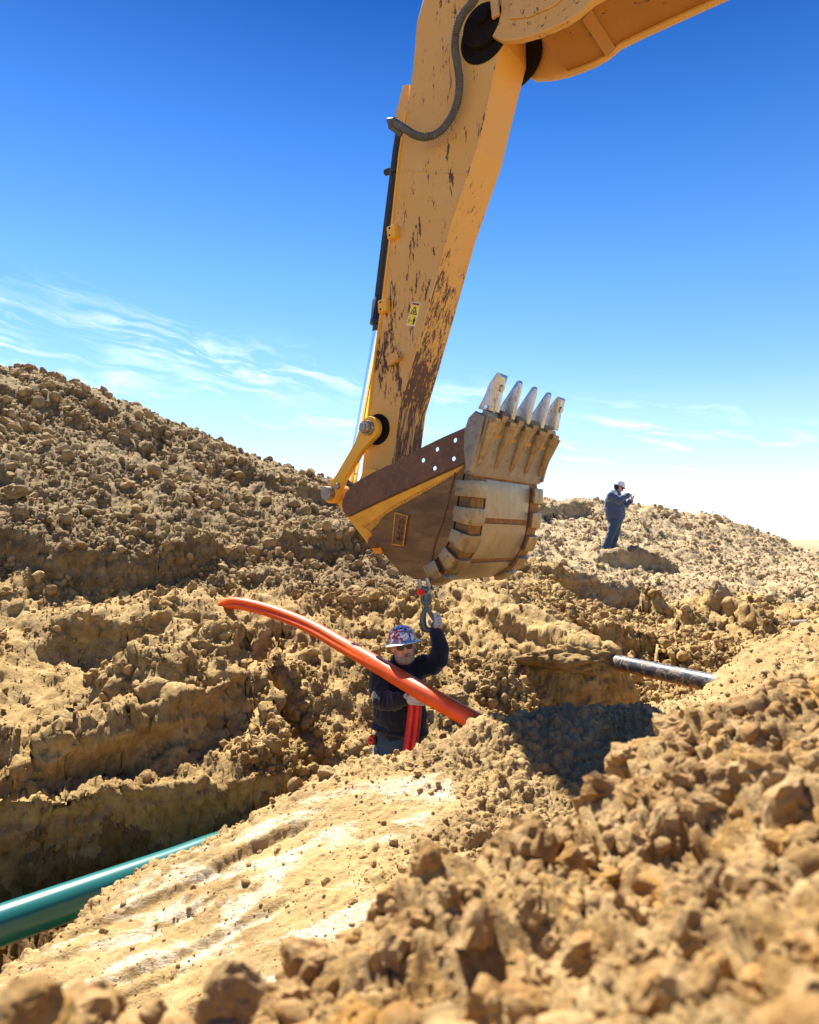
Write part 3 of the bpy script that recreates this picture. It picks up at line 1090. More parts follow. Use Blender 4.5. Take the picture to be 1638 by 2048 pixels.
def disc(name, c, r, w_near, thick, mat, parent, n=28, r2=None, bevel=0.004):
    o = plate_uz(name, [(c[0] + r * math.cos(2 * math.pi * k / n), c[1] + r * math.sin(2 * math.pi * k / n)) for k in range(n)],
                 w_near, thick, mat, parent, bevel=bevel)
    return o


def tube_bm(pts, rads, seg=16, bm=None, cap=True, close=False, up=None):
    """swept tube with per-point radius"""
    bm = bm or bmesh.new()
    pts = [Vector(p) for p in pts]
    rings = []
    n = len(pts)
    ref = Vector(up) if up else Vector((0.13, 0.31, 0.94))
    pn = None
    for i, p in enumerate(pts):
        if close:
            t = (pts[(i + 1) % n] - pts[i - 1]).normalized()
        else:
            t = (pts[min(i + 1, n - 1)] - pts[max(i - 1, 0)]).normalized()
        if pn is None:
            a = t.cross(ref)
            if a.length < 1e-3:
                a = t.cross(Vector((1, 0, 0)))
            a.normalize()
        else:
            a = (pn - t * pn.dot(t)).normalized()
        pn = a
        b = t.cross(a)
        r = rads[i] if hasattr(rads, '__len__') else rads
        ra, rb = r if hasattr(r, '__len__') else (r, r)
        rings.append([bm.verts.new(p + a * (ra * math.cos(2 * math.pi * k / seg)) + b * (rb * math.sin(2 * math.pi * k / seg))) for k in range(seg)])
    for i in range(n if close else n - 1):
        A, B = rings[i], rings[(i + 1) % n]
        for k in range(seg):
            bm.faces.new((A[k], A[(k + 1) % seg], B[(k + 1) % seg], B[k]))
    if cap and not close:
        bm.faces.new(rings[0][::-1])
        bm.faces.new(rings[-1])
    return bm


def smooth_path(pts, n=10):
    """Catmull-Rom through points"""
    pts = [Vector(p) for p in pts]
    out = []
    for i in range(len(pts) - 1):
        p0 = pts[max(i - 1, 0)]; p1 = pts[i]; p2 = pts[i + 1]; p3 = pts[min(i + 2, len(pts) - 1)]
        for k in range(n):
            t = k / n
            out.append(0.5 * ((2 * p1) + (p2 - p0) * t + (2 * p0 - 5 * p1 + 4 * p2 - p3) * t * t + (3 * p1 - p0 - 3 * p2 + p3) * t ** 3))
    out.append(pts[-1])
    return out


def tube(name, pts, rads, mat, parent, seg=20, **kw):
    o = put(name, tube_bm(pts, rads, seg, **kw), mat, parent)
    return autosmooth(o, 50)


def block(name, center_uz, du, dz, w_near, thick, mat, parent, rot=0.0, bevel=0.006):
    c, s = math.cos(rot), math.sin(rot)
    ol = [(center_uz[0] + x * c - y * s, center_uz[1] + x * s + y * c) for x, y in ((-du / 2, -dz / 2), (du / 2, -dz / 2), (du / 2, dz / 2), (-du / 2, dz / 2))]
    return plate_uz(name, ol, w_near, thick, mat, parent, bevel=bevel)


EX = empty('excavator', P(1500, -200, 4.6) + Vector((2.2, -0.6, -5.0)), 'yellow excavator boom, worn stick and toothed bucket reaching down over the trench', 'excavator')
WS, TS = W0 + 0.385, 0.45            # stick: near face, width
# stick
stick_px = [(872, -60), (848, -8), (833, 45), (825, 140), (813, 225), (800, 310), (785, 450), (766, 606), (753, 700), (740, 816), (728, 900), (722, 955), (748, 992),
            (778, 975), (785, 918), (798, 816), (820, 740), (858, 606), (901, 450), (955, 290), (985, 162), (1006, 80), (1004, -20), (940, -90)]
stick = plate('stick', stick_px, WS, TS, [M['yellow']], EX, bevel=0.010)
stick.data.materials.append(M['stick_front'])
# the plate facing the cab side takes the worn paint
for p in stick.data.polygons:
    if p.normal.dot(UV_) > 0.55 and abs(p.normal.dot(WV)) < 0.5:
        p.material_index = 1
        p.use_smooth = False
# thin flanges along the rear edge of the stick
rim = [(812, 225), (799, 310), (784, 450), (765, 606), (752, 700), (739, 816), (729, 890)]
ol = [uz(x, y, WS) for x, y in rim]
ol2 = [(u - 0.004, z) for u, z in ol]
plate_uz('stick_back_plate', ol2 + [(u + 0.012, z) for u, z in ol[::-1]], WS - 0.018, TS + 0.036, M['yellow_clean'], EX, bevel=0.003)
rim2 = [(985, 166), (955, 292), (901, 452), (858, 608), (820, 742), (798, 818), (786, 916)]
ol = [uz(x, y, WS) for x, y in rim2]
plate_uz('stick_edge_weld', [(u - 0.010, z) for u, z in ol] + [(u + 0.006, z) for u, z in ol[::-1]], WS - 0.006, 0.012, M['yellow'], EX, bevel=0.002)
# weld seams across the side plate
for a, b in (((802, 343), (953, 345)),):
    pa, pb = uz(*a, WS), uz(*b, WS)
    tube('weld_seam', [ww(pa[0] + 0.02, pa[1], WS), ww(pb[0] - 0.08, pb[1], WS)], 0.006, M['yellow'], EX, 8)
# welded mounting blocks on the side plate
for (x, y, du, dz, rot) in ((791, 468, 0.10, 0.12, 0.10), (773, 615, 0.10, 0.12, 0.05), (793, 719, 0.15, 0.085, 0.35)):
    c = uz(x, y, WS)
    b_ = block('mounting_block', c, du, dz, WS - 0.075, 0.08, M['yellow_clean'] if x != 793 else M['yellow'], EX, rot)
    if x != 793:
        for s in (-1, 1):
            cc = (c[0] - 0.015, c[1] + s * 0.035)
            o = disc('bolt_hole', cc, 0.010, WS - 0.078, 0.004, M['grease'], b_, 10, bevel=0.0005)
# cylinder lug and cover at the rear of the stick
lug = [(806, 170), (818, 168), (816, 238), (790, 246), (792, 222)]
plate('cylinder_lug', lug, WS + 0.12, 0.07, M['yellow'], EX, bevel=0.006)
plate('cylinder_lug', lug, WS + 0.27, 0.07, M['yellow'], EX, bevel=0.006)
WC = WS + TS / 2
# bucket cylinder
def cpt(x, y, w=WC):
    u, z = uz(x, y, w)
    return ww(u, z, w)
tube('cylinder_barrel', [cpt(812, 236), cpt(806, 262), cpt(764, 598)], 0.082, M['cylinder_paint'], EX, 28)
tube('cylinder_gland', [cpt(765.5, 592), cpt(765, 600), cpt(764.6, 603), cpt(761, 640), cpt(760.8, 641), cpt(760, 650), cpt(759.8, 651), cpt(758.5, 663)],
     [0.085, 0.088, 0.105, 0.105, 0.108, 0.108, 0.075, 0.075], M['cylinder_paint'], EX, 28)
tube('piston_rod', [cpt(756.8, 660), cpt(712, 912), cpt(701, 975)], 0.056, M['chrome'], EX, 28)
tube('cylinder_clamp', [cpt(800, 338), cpt(799, 350)], [0.092, 0.092], M['cylinder_paint'], EX, 20)
u_, z_ = uz(777, 343, WC)
block('clamp_bolt', (u_ - 0.01, z_), 0.07, 0.05, WC - 0.03, 0.06, M['cylinder_paint'], EX)
tube('steel_pipe', [cpt(795, 262, WS + 0.08), cpt(788, 300, WS + 0.08), cpt(752, 590, WS + 0.08)], 0.014, M['cylinder_paint'], EX, 10)
# corrugated hose, with hard fittings
hp = [P(955, -14, 5.62), P(946, 4, 5.72), P(925, 30, 5.86), P(913, 62, 5.98), P(910, 95, 6.03), P(916, 135, 6.03), P(919, 172, 6.04),
      P(913, 210, 6.07), P(898, 242, 6.10), P(876, 266, 6.14), P(850, 274, 6.18), P(826, 268, 6.22), P(806, 254, 6.26), P(788, 243, 6.30)]
sp = smooth_path(hp, 46)
# even spacing, then a ring every 17 mm
acc = [0]
for a, b in zip(sp[:-1], sp[1:]):
    acc.append(acc[-1] + (b - a).length)
L = acc[-1]
step = 0.0052
ev, rd = [], []
k = 0
t = 0
while t < L - 0.16:
    while acc[k + 1] < t:
        k += 1
    f = (t - acc[k]) / max(acc[k + 1] - acc[k], 1e-9)
    ev.append(sp[k].lerp(sp[k + 1], f))
    rd.append(0.0335 + 0.0050 * math.cos(2 * math.pi * t / 0.0210))
    t += step
ho = put('corrugated_hose', tube_bm(ev, rd, 14), M['rubber'], EX)
tail = [p for p, a in zip(sp, acc) if a > L - 0.19][::6] + [sp[-1]]
tube('hose_fitting', tail, [0.034 + 0.006 * (i % 2) for i in range(len(tail))], M['rubber'], EX, 12)
tube('hose_elbow', [P(788, 243, 6.30), P(780, 243, 6.34), P(781, 252, 6.36), P(795, 262, 6.36), P(804, 268, 6.36)], [0.036, 0.040, 0.030, 0.03, 0.03], M['rubber'], EX, 12)

# boom: two side plates with the box between
WB = W0 + 0.30
boom_px = [(1000, -6), (1002, 20), (996, 48), (984, 72), (1004, 82), (1040, 78), (1075, 68), (1102, 57), (1130, 44), (1158, 26), (1185, 2), (1240, -28), (1500, -160),
           (1500, -470), (1200, -330), (1040, -220), (985, -90)]
M['boom_side'] = M['yellow_top']
plate('boom_side_plate', boom_px, WB, 0.07, M['boom_side'], EX, bevel=0.010)
bo = [uz(x, y, WB) for x, y in boom_px]
plate_uz('boom_side_plate', bo, W0 + 0.91, 0.07, M['boom_side'], EX, bevel=0.010)
cen = uz(1400, -240, WB)
inn = [(u, z) for (u, z) in bo if u > uz(1060, 70, WB)[0]]
a_ = uz(1072, 60, WB)
b2 = uz(1040, -180, WB)
inner = [(a_[0] + 0.05, a_[1] + 0.05)] + [(u, z + 0.025) for (u, z) in [uz(x, y, WB) for x, y in boom_px[6:13]]] + \
        [(u, z - 0.02) for (u, z) in [uz(x, y, WB) for x, y in boom_px[13:15]]] + [b2]
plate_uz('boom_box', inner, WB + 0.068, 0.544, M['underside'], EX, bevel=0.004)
# raised stiffener plate on the boom side
st = [(1020, -30), (1022, 40), (1060, 36), (1110, 14), (1150, -22), (1240, -90), (1060, -90)]
plate('stiffener_plate', st, WB - 0.018, 0.02, M['boom_side'], EX, bevel=0.008, wpix=WB)
# cross rib in the boom underside
ru = uz(1165, 20, WB)
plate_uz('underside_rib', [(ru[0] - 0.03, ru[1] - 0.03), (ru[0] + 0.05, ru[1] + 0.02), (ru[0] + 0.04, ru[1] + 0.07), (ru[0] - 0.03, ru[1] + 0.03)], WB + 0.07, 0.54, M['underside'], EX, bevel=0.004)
# pivot: dark greasy hub between stick and boom
pc = uz(970, 58, WS)
disc('pivot_hub', pc, 0.195, WS - 0.075, 0.075, M['grease'], EX, 40, bevel=0.015)
disc('pivot_pin', (pc[0] + 0.02, pc[1] + 0.06), 0.07, WB - 0.03, 0.06, M['grease'], EX, 24)
disc('grease_ring', (pc[0] - 0.0, pc[1] - 0.06), 0.255, WS - 0.012, 0.014, M['grease'], EX, 40, bevel=0.006)
disc('grease_hub', (pc[0] + 0.03, pc[1] - 0.02), 0.30, WS + TS + 0.002, 0.05, M['grease'], EX, 36, bevel=0.01)
block('lock_bar', uz(989, 10, WB - 0.03), 0.07, 0.22, WB - 0.04, 0.035, M['boom_side'], EX, 0.1)

# links between stick and bucket
def link_bar(w, parent, near):
    A = uz(745, 858, W0 + 0.33); B = uz(668, 988, W0 + 0.33)
    d = Vector((B[0] - A[0], B[1] - A[1])); L_ = d.length; d /= L_
    n = Vector((-d.y, d.x))
    A, B = Vector(A), Vector(B)
    pts = []
    ra, rb, hw = 0.118, 0.098, 0.060
    for k in range(13):
        a = math.pi * (-0.38) + (math.pi * 1.76) * k / 12
        pts.append(A + (-d) * (ra * math.cos(a - math.pi / 2 + math.pi / 2 - math.pi * 0.5)) * 1 + n * 0)
    pts = []
    for k in range(15):
        a = math.radians(-120 + 240 * k / 14)
        v = (-d) * math.cos(a) + n * math.sin(a)
        pts.append(A + v * ra)
    pts.append(A + d * (ra + 0.10) + n * hw)
    pts.append(B - d * (rb + 0.10) + n * hw)
    for k in range(15):
        a = math.radians(120 - 240 * k / 14)
        v = d * math.cos(a) + n * math.sin(a)
        pts.append(B + v * rb)
    pts.append(B - d * (rb + 0.10) - n * hw)
    pts.append(A + d * (ra + 0.10) - n * hw)
    o = plate_uz('link_bar', [tuple(p) for p in pts], w, 0.075, M['yellow_clean'], EX, bevel=0.010)
    return o, A, B


lb, LA, LB = link_bar(W0 + 0.27, EX, True)
link_bar(WS + TS + 0.04, EX, False)
hexo = lambda c, r: [(c[0] + r * math.cos(math.pi / 3 * k + 0.3), c[1] + r * math.sin(math.pi / 3 * k + 0.3)) for k in range(6)]
disc('link_collar', LA, 0.075, W0 + 0.235, 0.05, M['pin'], EX, 24)
plate_uz('pin_bolt', hexo(LA, 0.060), W0 + 0.185, 0.055, M['pin'], EX, bevel=0.006)
disc('pin_washer', LA, 0.038, W0 + 0.175, 0.012, M['pin'], EX, 20, bevel=0.002)
disc('grease_ring', (LA[0] + 0.02, LA[1]), 0.155, WS - 0.012, 0.014, M['grease'], EX, 32, bevel=0.004)
disc('link_pin', LB, 0.072, W0 + 0.20, 0.64, M['pin'], EX, 28, bevel=0.01)
disc('link_pin', LA, 0.05, W0 + 0.26, 0.66, M['pin'], EX, 20, bevel=0.01)
disc('pin_keeper', (LB[0] + 0.115, LB[1] + 0.07), 0.032, W0 + 0.235, 0.04, M['pin'], EX, 12)
tube('pin_boss', [ww(LB[0], LB[1], W0 + 0.345), ww(LB[0], LB[1], WS + TS + 0.04)], 0.095, M['yellow'], EX, 24)
tube('rod_eye', [ww(LB[0] + 0.02, LB[1] + 0.02, WC - 0.10), ww(LB[0] + 0.02, LB[1] + 0.02, WC + 0.10)], 0.115, M['cylinder_paint'], EX, 24)
tube('rod_end', [cpt(706, 962), cpt(690, 985)], [0.06, 0.07], M['cylinder_paint'], EX, 20)
# stick nose boss hidden mostly behind the bucket
sb = uz(745, 968, WS)
tube('stick_nose_boss', [ww(sb[0], sb[1], WS - 0.03), ww(sb[0], sb[1], WS + TS + 0.03)], 0.15, M['yellow_clean'], EX, 32)
# bucket link from the rod pin down to the bucket ears
BE = Vector(uz(742, 1084, W0 + 0.33))
d_ = (BE - LB).normalized(); n_ = Vector((-d_.y, d_.x))
for w in (W0 + 0.37, WS + TS - 0.05):
    pts = [LB + n_ * 0.07 + d_ * 0.02, BE + n_ * 0.07 - d_ * 0.02, BE + d_ * 0.1 + n_ * 0.03, BE + d_ * 0.1 - n_ * 0.03, BE - n_ * 0.07 - d_ * 0.02, LB - n_ * 0.07 + d_ * 0.02]
    plate_uz('bucket_link', [tuple(p) for p in pts], w, 0.06, M['yellow_clean'], EX, bevel=0.01)

# ------------------------------------------------------------------ bucket (a part of the excavator; its pieces are sub-parts)
WBk = 1.22
strip_px = [(940.7, 851.7), (887, 875), (834, 901), (787, 927), (750, 944), (721, 960), (706, 972), (694, 985), (687, 1000), (686, 1012), (689, 1024), (696, 1033),
            (760, 1002), (820, 975), (880, 948), (939, 922)]
corner_px = [(940, 944), (943.5, 965), (941, 1000), (937, 1040), (931, 1075), (919, 1105), (902, 1130), (882, 1149), (860, 1161)]
side_px = [(690, 1030), (716, 1048), (739, 1062), (757, 1090), (776, 1119), (798, 1142), (827, 1158), (848, 1162)]
corner = [uz(x, y, W0) for x, y in corner_px]
lower = [uz(x, y, W0) for x, y in side_px]
sideo = [uz(x, y, W0) for x, y in strip_px[:1]] + [uz(x, y, W0) for x, y in strip_px[1:12]] + lower[1:] + corner[::-1]
holes_px = [(912, 881), (909, 918), (876, 899), (848, 921), (871, 937)]
hol = []
for (x, y) in holes_px:
    c = uz(x, y, W0)
    hol.append([(c[0] + 0.021 * math.cos(2 * math.pi * k / 16), c[1] + 0.021 * math.sin(2 * math.pi * k / 16)) for k in range(16)])
TSD = 0.03
hol_in = []
for h in hol:
    cx_ = sum(p[0] for p in h) / 16; cz_ = sum(p[1] for p in h) / 16
    hol_in.append([(cx_ - 0.030 + 0.040 * math.cos(2 * math.pi * k / 16), cz_ + 0.006 + 0.026 * math.sin(2 * math.pi * k / 16)) for k in range(16)])
bucket = plate_uz('bucket', sideo, W0, TSD, M['rust_side'], EX, hol_in, 0.003)
bfar = plate_uz('side_plate', sideo, W0 + WBk - TSD, TSD, M['rust_side'], bucket, hol, 0.003)
# wrapper: follows the outline from lip round the heel to the hinge
lip_top = uz(977, 835, W0)
wrap = [(corner[0][0], corner[0][1] + 0.10)] + corner + lower[::-1][1:]
wpts = chaikin(wrap, 0)
nrm = []
for i in range(len(wpts)):
    a = Vector(wpts[max(i - 1, 0)]); b = Vector(wpts[min(i + 1, len(wpts) - 1)])
    t = (b - a).normalized()
    nrm.append(Vector((-t.y, t.x)))
# make normals point outwards (away from the bucket's inside)
inside = Vector(uz(830, 1020, W0))
nrm = [n if (Vector(p) - inside).dot(n) > 0 else -n for n, p in zip(nrm, wpts)]
outl = [tuple(Vector(p) + n * 0.002) for p, n in zip(wpts, nrm)]
innl = [tuple(Vector(p) - n * 0.028) for p, n in zip(wpts, nrm)]
plate_uz('bucket_shell', outl + innl[::-1], W0 + TSD + 0.001, WBk - 2 * TSD - 0.002, M['seam'], bucket, bevel=0.001)
# side strips standing proud, on both sides
strip_h = []
strip = [uz(x, y, W0) for x, y in strip_px]
plate_uz('side_cutter', strip, W0 - 0.016, 0.0155, M['rust'], bucket, hol, 0.002)
plate_uz('side_cutter', strip, W0 + WBk, 0.024, M['rust'], bucket, hol, 0.003)
# yellow paint left under the strip
yl = [(697, 1036), (760, 1006), (820, 979), (880, 952), (930, 930), (912, 948), (860, 978), (800, 1012), (770, 1030), (752, 1052), (742, 1062), (724, 1052), (712, 1046)]
m_, N_, b_ = new_mat('bucket_paint_patch')
c_ = coords(N_)
k_ = N_.ramp(N_.noise(c_, 48, 8, 0.75, 0.3), [(0.42, 0.0), (0.66, 1.0)])
pset(N_, b_, col=N_.mix(k_, (0.72, 0.32, 0.012), (0.13, 0.06, 0.025)), rough=0.6)
M['patch'] = m_
M['patch_clean'] = simple('bucket_yellow', (0.72, 0.33, 0.012), 0.55, var=0.15)
plate('paint_band', yl, W0 - 0.005, 0.006, M['patch'], bucket, bevel=0.001, wpix=W0)
yl2 = [(697, 1036), (760, 1006), (820, 979), (880, 952), (930, 930), (906, 949), (850, 977), (785, 1012), (742, 1044), (722, 1051)]
plate('paint_band', yl2, W0 - 0.0065, 0.002, M['patch_clean'], bucket, bevel=0.0004, wpix=W0)
# inner edge bead of the side plate, where the wear corners begin
bead = smooth_path([ww(*uz(x, y, W0), W0 - 0.004) for x, y in ((911, 945), (900, 985), (889, 1030), (876, 1070), (866, 1105), (860, 1158))], 6)
tube('edge_bead', bead, 0.010, M['rust'], bucket, 8)
bead2 = smooth_path([ww(*uz(x, y, W0), W0 - 0.003) for x, y in ((929, 948), (920, 985), (912, 1030), (905, 1070), (886, 1105), (863, 1130))], 6)
tube('edge_bead', bead2, 0.006, M['grease'], bucket, 8)
# raised name casting
cast = [(791, 1026), (815, 1032), (808, 1090), (800, 1096), (786, 1090)]
cast_o = plate('name_casting', [(792, 1025), (818, 1031), (809, 1092), (786, 1090)], W0 - 0.016, 0.016, M['rust_side'], bucket, bevel=0.004, wpix=W0)
rimp = [uz(x, y, W0) for x, y in ((794, 1027.5), (816.5, 1032.5), (807.5, 1090), (787.5, 1087.5))]
rimo = [uz(x, y, W0) for x, y in ((792, 1024.8), (818.3, 1030.6), (809, 1092.6), (785.8, 1090))]
plate_uz('casting_rim', rimo, W0 - 0.022, 0.012, M['patch'], bucket, [rimp], 0.001)


def text_mesh(txt, size, depth):
    cu = bpy.data.curves.new('tmp', 'FONT')
    cu.body = txt
    cu.size = size
    cu.extrude = depth
    cu.align_x = 'CENTER'
    cu.align_y = 'CENTER'
    cu.resolution_u = 3
    ob = bpy.data.objects.new('tmp', cu)
    me = bpy.data.meshes.new_from_object(ob)
    bpy.data.objects.remove(ob)
    return me


def text_on(name, txt, size, depth, org, ex, ey, ez, mat, parent, bold=1.0):
    me = text_mesh(txt, size, depth)
    for v in me.vertices:
        x, y, z = v.co
        v.co = org + ex * (x * bold) + ey * y + ez * z
    me.materials.clear()
    return put(name, me, mat, parent)


p1 = ww(*uz(797, 1089, W0), W0 - 0.020); p2_ = ww(*uz(806, 1030, W0), W0 - 0.020)
ex_ = (p2_ - p1).normalized()
ez_ = -WV
ey_ = ez_.cross(ex_)
text_on('raised_lettering', 'esco', 0.115, 0.007, (p1 + p2_) / 2, ex_, ey_, ez_, M['rust'], bucket, 1.0)

# lip: thick plate with leading edge
lb0 = Vector(corner[0]); lt = Vector(lip_top)
ld = (lt - lb0).normalized(); ln = Vector((ld.y, -ld.x))          # outward normal (towards +u)
if ln.x < 0: ln = -ln
lip_ol = [lb0 - ld * 0.015 + ln * 0.022, lt + ln * 0.020, lt + ld * 0.05 - ln * 0.01, lt + ld * 0.05 - ln * 0.055, lb0 - ln * 0.035 - ld * 0.015]
plate_uz('lip', [tuple(p) for p in lip_ol], W0 - 0.035, WBk + 0.07, M['lip'], bucket, bevel=0.006)
for wv in (W0 - 0.075, W0 + WBk + 0.035):
    wing = [uz(x, y, W0) for x, y in ((941, 944), (936, 900), (938, 862), (946, 838), (960, 824), (976, 834), (966, 880), (955, 915), (948, 943))]
    plate_uz('corner_shroud', wing, wv, 0.04, M['lip'], bucket, bevel=0.008)

# wear plates on the bottom
def curve_piece(s0, s1, off, th, w_a, w_b, name, mat, bev=0.004, n=6):
    """slab that follows the heel curve between arc positions s0 and s1"""
    C = [Vector(c) for c in corner]
    Ls = [0]
    for a, b in zip(C[:-1], C[1:]):
        Ls.append(Ls[-1] + (b - a).length)
    pts = []
    for k in range(n + 1):
        s = (s0 + (s1 - s0) * k / n) * Ls[-1]
        i = min(max(np.searchsorted(Ls, s) - 1, 0), len(C) - 2)
        f = (s - Ls[i]) / (Ls[i + 1] - Ls[i])
        p = C[i].lerp(C[i + 1], f)
        t0 = (C[min(i + 1, len(C) - 1)] - C[max(i - 0, 0)]).normalized()
        t1 = (C[min(i + 2, len(C) - 1)] - C[max(i + 1, 0)]).normalized() if i + 2 < len(C) else t0
        t = t0.lerp(t1, f).normalized()
        nn = Vector((-t.y, t.x))
        if (p - inside).dot(nn) < 0: nn = -nn
        pts.append((p, nn))
    o = [tuple(p + nn * (off + th)) for p, nn in pts] + [tuple(p + nn * off) for p, nn in pts[::-1]]
    return o, pts


for (s0, s1) in ((0.045, 0.345), (0.390, 0.69), (0.735, 0.985)):
    o, _p = curve_piece(s0, s1, 0.003, 0.016, 0, 0, '', None)
    plate_uz('wear_plate', o, W0 + 0.215, WBk - 0.43, M['steel_plate'], bucket, bevel=0.003)
    # rusty lumps of dried mud in the gap
# corner wear caps, near and far
caps = ((0.065, 0.195), (0.275, 0.405), (0.475, 0.605), (0.675, 0.795), (0.855, 0.985))
for side in (0, 1):
    for (s0, s1) in caps:
        o, pts = curve_piece(s0, s1, 0.0, 0.04, 0, 0, '', None, n=3)
        bm = bmesh.new()
        # rounded L section in (normal, w): leg over the bottom and leg down the side
        sec = [(0.056, 0.175), (0.062, 0.05), (0.056, 0.000), (0.034, -0.040), (-0.005, -0.058), (-0.125, -0.054), (-0.125, -0.004), (0.0, -0.004), (0.004, 0.175)]
        rings = []
        for (p, nn) in pts:
            ring = []
            for (a, b) in sec:
                q = p + nn * a
                w = W0 + b if side == 0 else W0 + WBk - b
                ring.append(bm.verts.new(ww(q.x, q.y, w)))
            rings.append(ring)
        m = len(sec)
        for A, B in zip(rings[:-1], rings[1:]):
            for k in range(m):
                bm.faces.new((A[k], A[(k + 1) % m], B[(k + 1) % m], B[k]))
        bm.faces.new(rings[0][::-1]); bm.faces.new(rings[-1])
        bmesh.ops.recalc_face_normals(bm, faces=bm.faces)
        bmesh.ops.bevel(bm, geom=[e for e in bm.edges if e.calc_face_angle(0) > 0.9], offset=0.006, segments=2, affect='EDGES', profile=0.6)
        o_ = put('wear_cap', bm, M['steel'], bucket)
        autosmooth(o_, 40)
# dried mud packed between caps
for side in (0, 1):
    for (s0, s1) in ((0.195, 0.275), (0.405, 0.475), (0.605, 0.675), (0.795, 0.855)):
        o, pts = curve_piece(s0, s1, 0.0, 0.018, 0, 0, '', None, n=2)
        plate_uz('gap_block', o, W0 + 0.002 if side == 0 else W0 + WBk - 0.18, 0.178, M['seam'], bucket, bevel=0.004)

# teeth
def tooth(wc, wide):
    """tooth point on a long tapering adapter leg; ld runs along the lip to the tip, ln outwards"""
    o = lt + ld * 0.040
    par = bucket
    hw = 0.060
    # tip
    bm = bmesh.new()
    if wide:
        prof = [(0.00, -0.120, 0.060), (0.02, 0.035, 0.060), (0.12, 0.018, 0.060), (0.21, 0.0, 0.072), (0.30, -0.004, 0.078), (0.325, -0.02, 0.070), (0.325, -0.045, 0.068), (0.22, -0.085, 0.070), (0.10, -0.10, 0.060)]
    else:
        prof = [(0.00, -0.115, 0.060), (0.00, 0.035, 0.058), (0.12, 0.022, 0.054), (0.25, 0.010, 0.046), (0.31, 0.0, 0.042), (0.33, -0.018, 0.036), (0.315, -0.038, 0.040), (0.22, -0.062, 0.050), (0.10, -0.095, 0.058)]
    # ridge: outer face narrower than the flanks
    L_, R_, Cn = [], [], []
    for (a, b, h) in prof:
        q = o + ld * a + ln * b
        k = 0.62 if b > -0.01 else 1.0
        h *= 1.0 if wide else 0.80
        L_.append(bm.verts.new(ww(q.x, q.y, wc - h * k)))
        R_.append(bm.verts.new(ww(q.x, q.y, wc + h * k)))
    n = len(prof)
    for k in range(n):
        bm.faces.new((L_[k], L_[(k + 1) % n], R_[(k + 1) % n], R_[k]))
    bm.faces.new(L_[::-1]); bm.faces.new(R_)
    bmesh.ops.recalc_face_normals(bm, faces=bm.faces)
    bmesh.ops.bevel(bm, geom=list(bm.edges), offset=0.007, segments=2, affect='EDGES', profile=0.6, clamp_overlap=True)
    t = put('tooth', bm, M['tooth'], par)
    autosmooth(t, 40)
    # retaining pin in the flank
    q = o + ld * 0.03 - ln * 0.07
    # collar
    bm = bmesh.new()
    q0 = o - ld * 0.045
    bx = []
    for a in (-0.022, 0.022):
        for b in (-0.10, 0.058):
            for h in (-0.066, 0.066):
                q = q0 + ld * a + ln * b
                bx.append(bm.verts.new(ww(q.x, q.y, wc + h)))
    for f in ((0, 1, 3, 2), (4, 6, 7, 5), (0, 4, 5, 1), (2, 3, 7, 6), (0, 2, 6, 4), (1, 5, 7, 3)):
        bm.faces.new([bx[i] for i in f])
    bmesh.ops.recalc_face_normals(bm, faces=bm.faces)
    bmesh.ops.bevel(bm, geom=list(bm.edges), offset=0.006, segments=2, affect='EDGES')
    put('tooth_collar', bm, M['steel'], par)
    # adapter leg
    bm = bmesh.new()
    sec = [(-0.055, 0.085, 0.050), (-0.16, 0.072, 0.039), (-0.30, 0.052, 0.026), (-0.42, 0.030, 0.015), (-0.45, 0.008, 0.012)]
    base = -0.004
    rings = []
    for (a, hgt, h) in sec:
        q = o + ld * a
        r = []
        for (x, y) in ((-1, 0), (-0.55, 0.85), (-0.3, 1.0), (0.3, 1.0), (0.55, 0.85), (1, 0)):
            c = q + ln * (0.018 + hgt * y)
            r.append(bm.verts.new(ww(c.x, c.y, wc + h * x)))
        rings.append(r)
    for A, B in zip(rings[:-1], rings[1:]):
        for k in range(5):
            bm.faces.new((A[k], A[k + 1], B[k + 1], B[k]))
        bm.faces.new((A[5], A[0], B[0], B[5]))
    bm.faces.new(rings[0]); bm.faces.new(rings[-1][::-1])
    bmesh.ops.recalc_face_normals(bm, faces=bm.faces)
    a_ = put('tooth_adapter', bm, M['steel'], par)
    autosmooth(a_, 50)
    if wide:
        q = o + ld * 0.215 + ln * 0.002
        c = ww(q.x, q.y, wc)
        n3 = UV_ * ln.x + Vector((0, 0, ln.y))
        tube('tooth_eye', [c - n3 * 0.01, c + n3 * 0.012], 0.030, M['tooth'], par, 18)
        q = o + ld * 0.035 - ln * 0.045
        tube('tooth_pin', [ww(q.x, q.y, wc - 0.068), ww(q.x, q.y, wc - 0.055)], 0.016, M['chrome'], par, 14)


tw = [W0 + 0.045, W0 + 0.33, W0 + 0.61, W0 + 0.89, W0 + 1.175]
for k, w in enumerate(tw):
    tooth(w, k in (0, 4))
# shrouds between the teeth, on the lip edge
for a, b in zip(tw[:-1], tw[1:]):
    c = (a + b) / 2
    q = lt + ld * 0.0
    ol = [q - ld * 0.13 + ln * 0.024, q + ld * 0.05 + ln * 0.050, q + ld * 0.085 + ln * 0.01, q + ld * 0.085 - ln * 0.03, q + ld * 0.03 - ln * 0.06, q - ld * 0.13 - ln * 0.0]
    plate_uz('lip_shroud', [tuple(x) for x in ol], c - 0.045, 0.09, M['steel'], bucket, bevel=0.008)
    ol = [q - ld * 0.15 + ln * 0.021, q - ld * 0.12 + ln * 0.030, q - ld * 0.12 + ln * 0.019, q - ld * 0.15 + ln * 0.019]
    plate_uz('shroud_weld', [tuple(x) for x in ol], c - 0.055, 0.11, M['patch'], bucket, bevel=0.001)
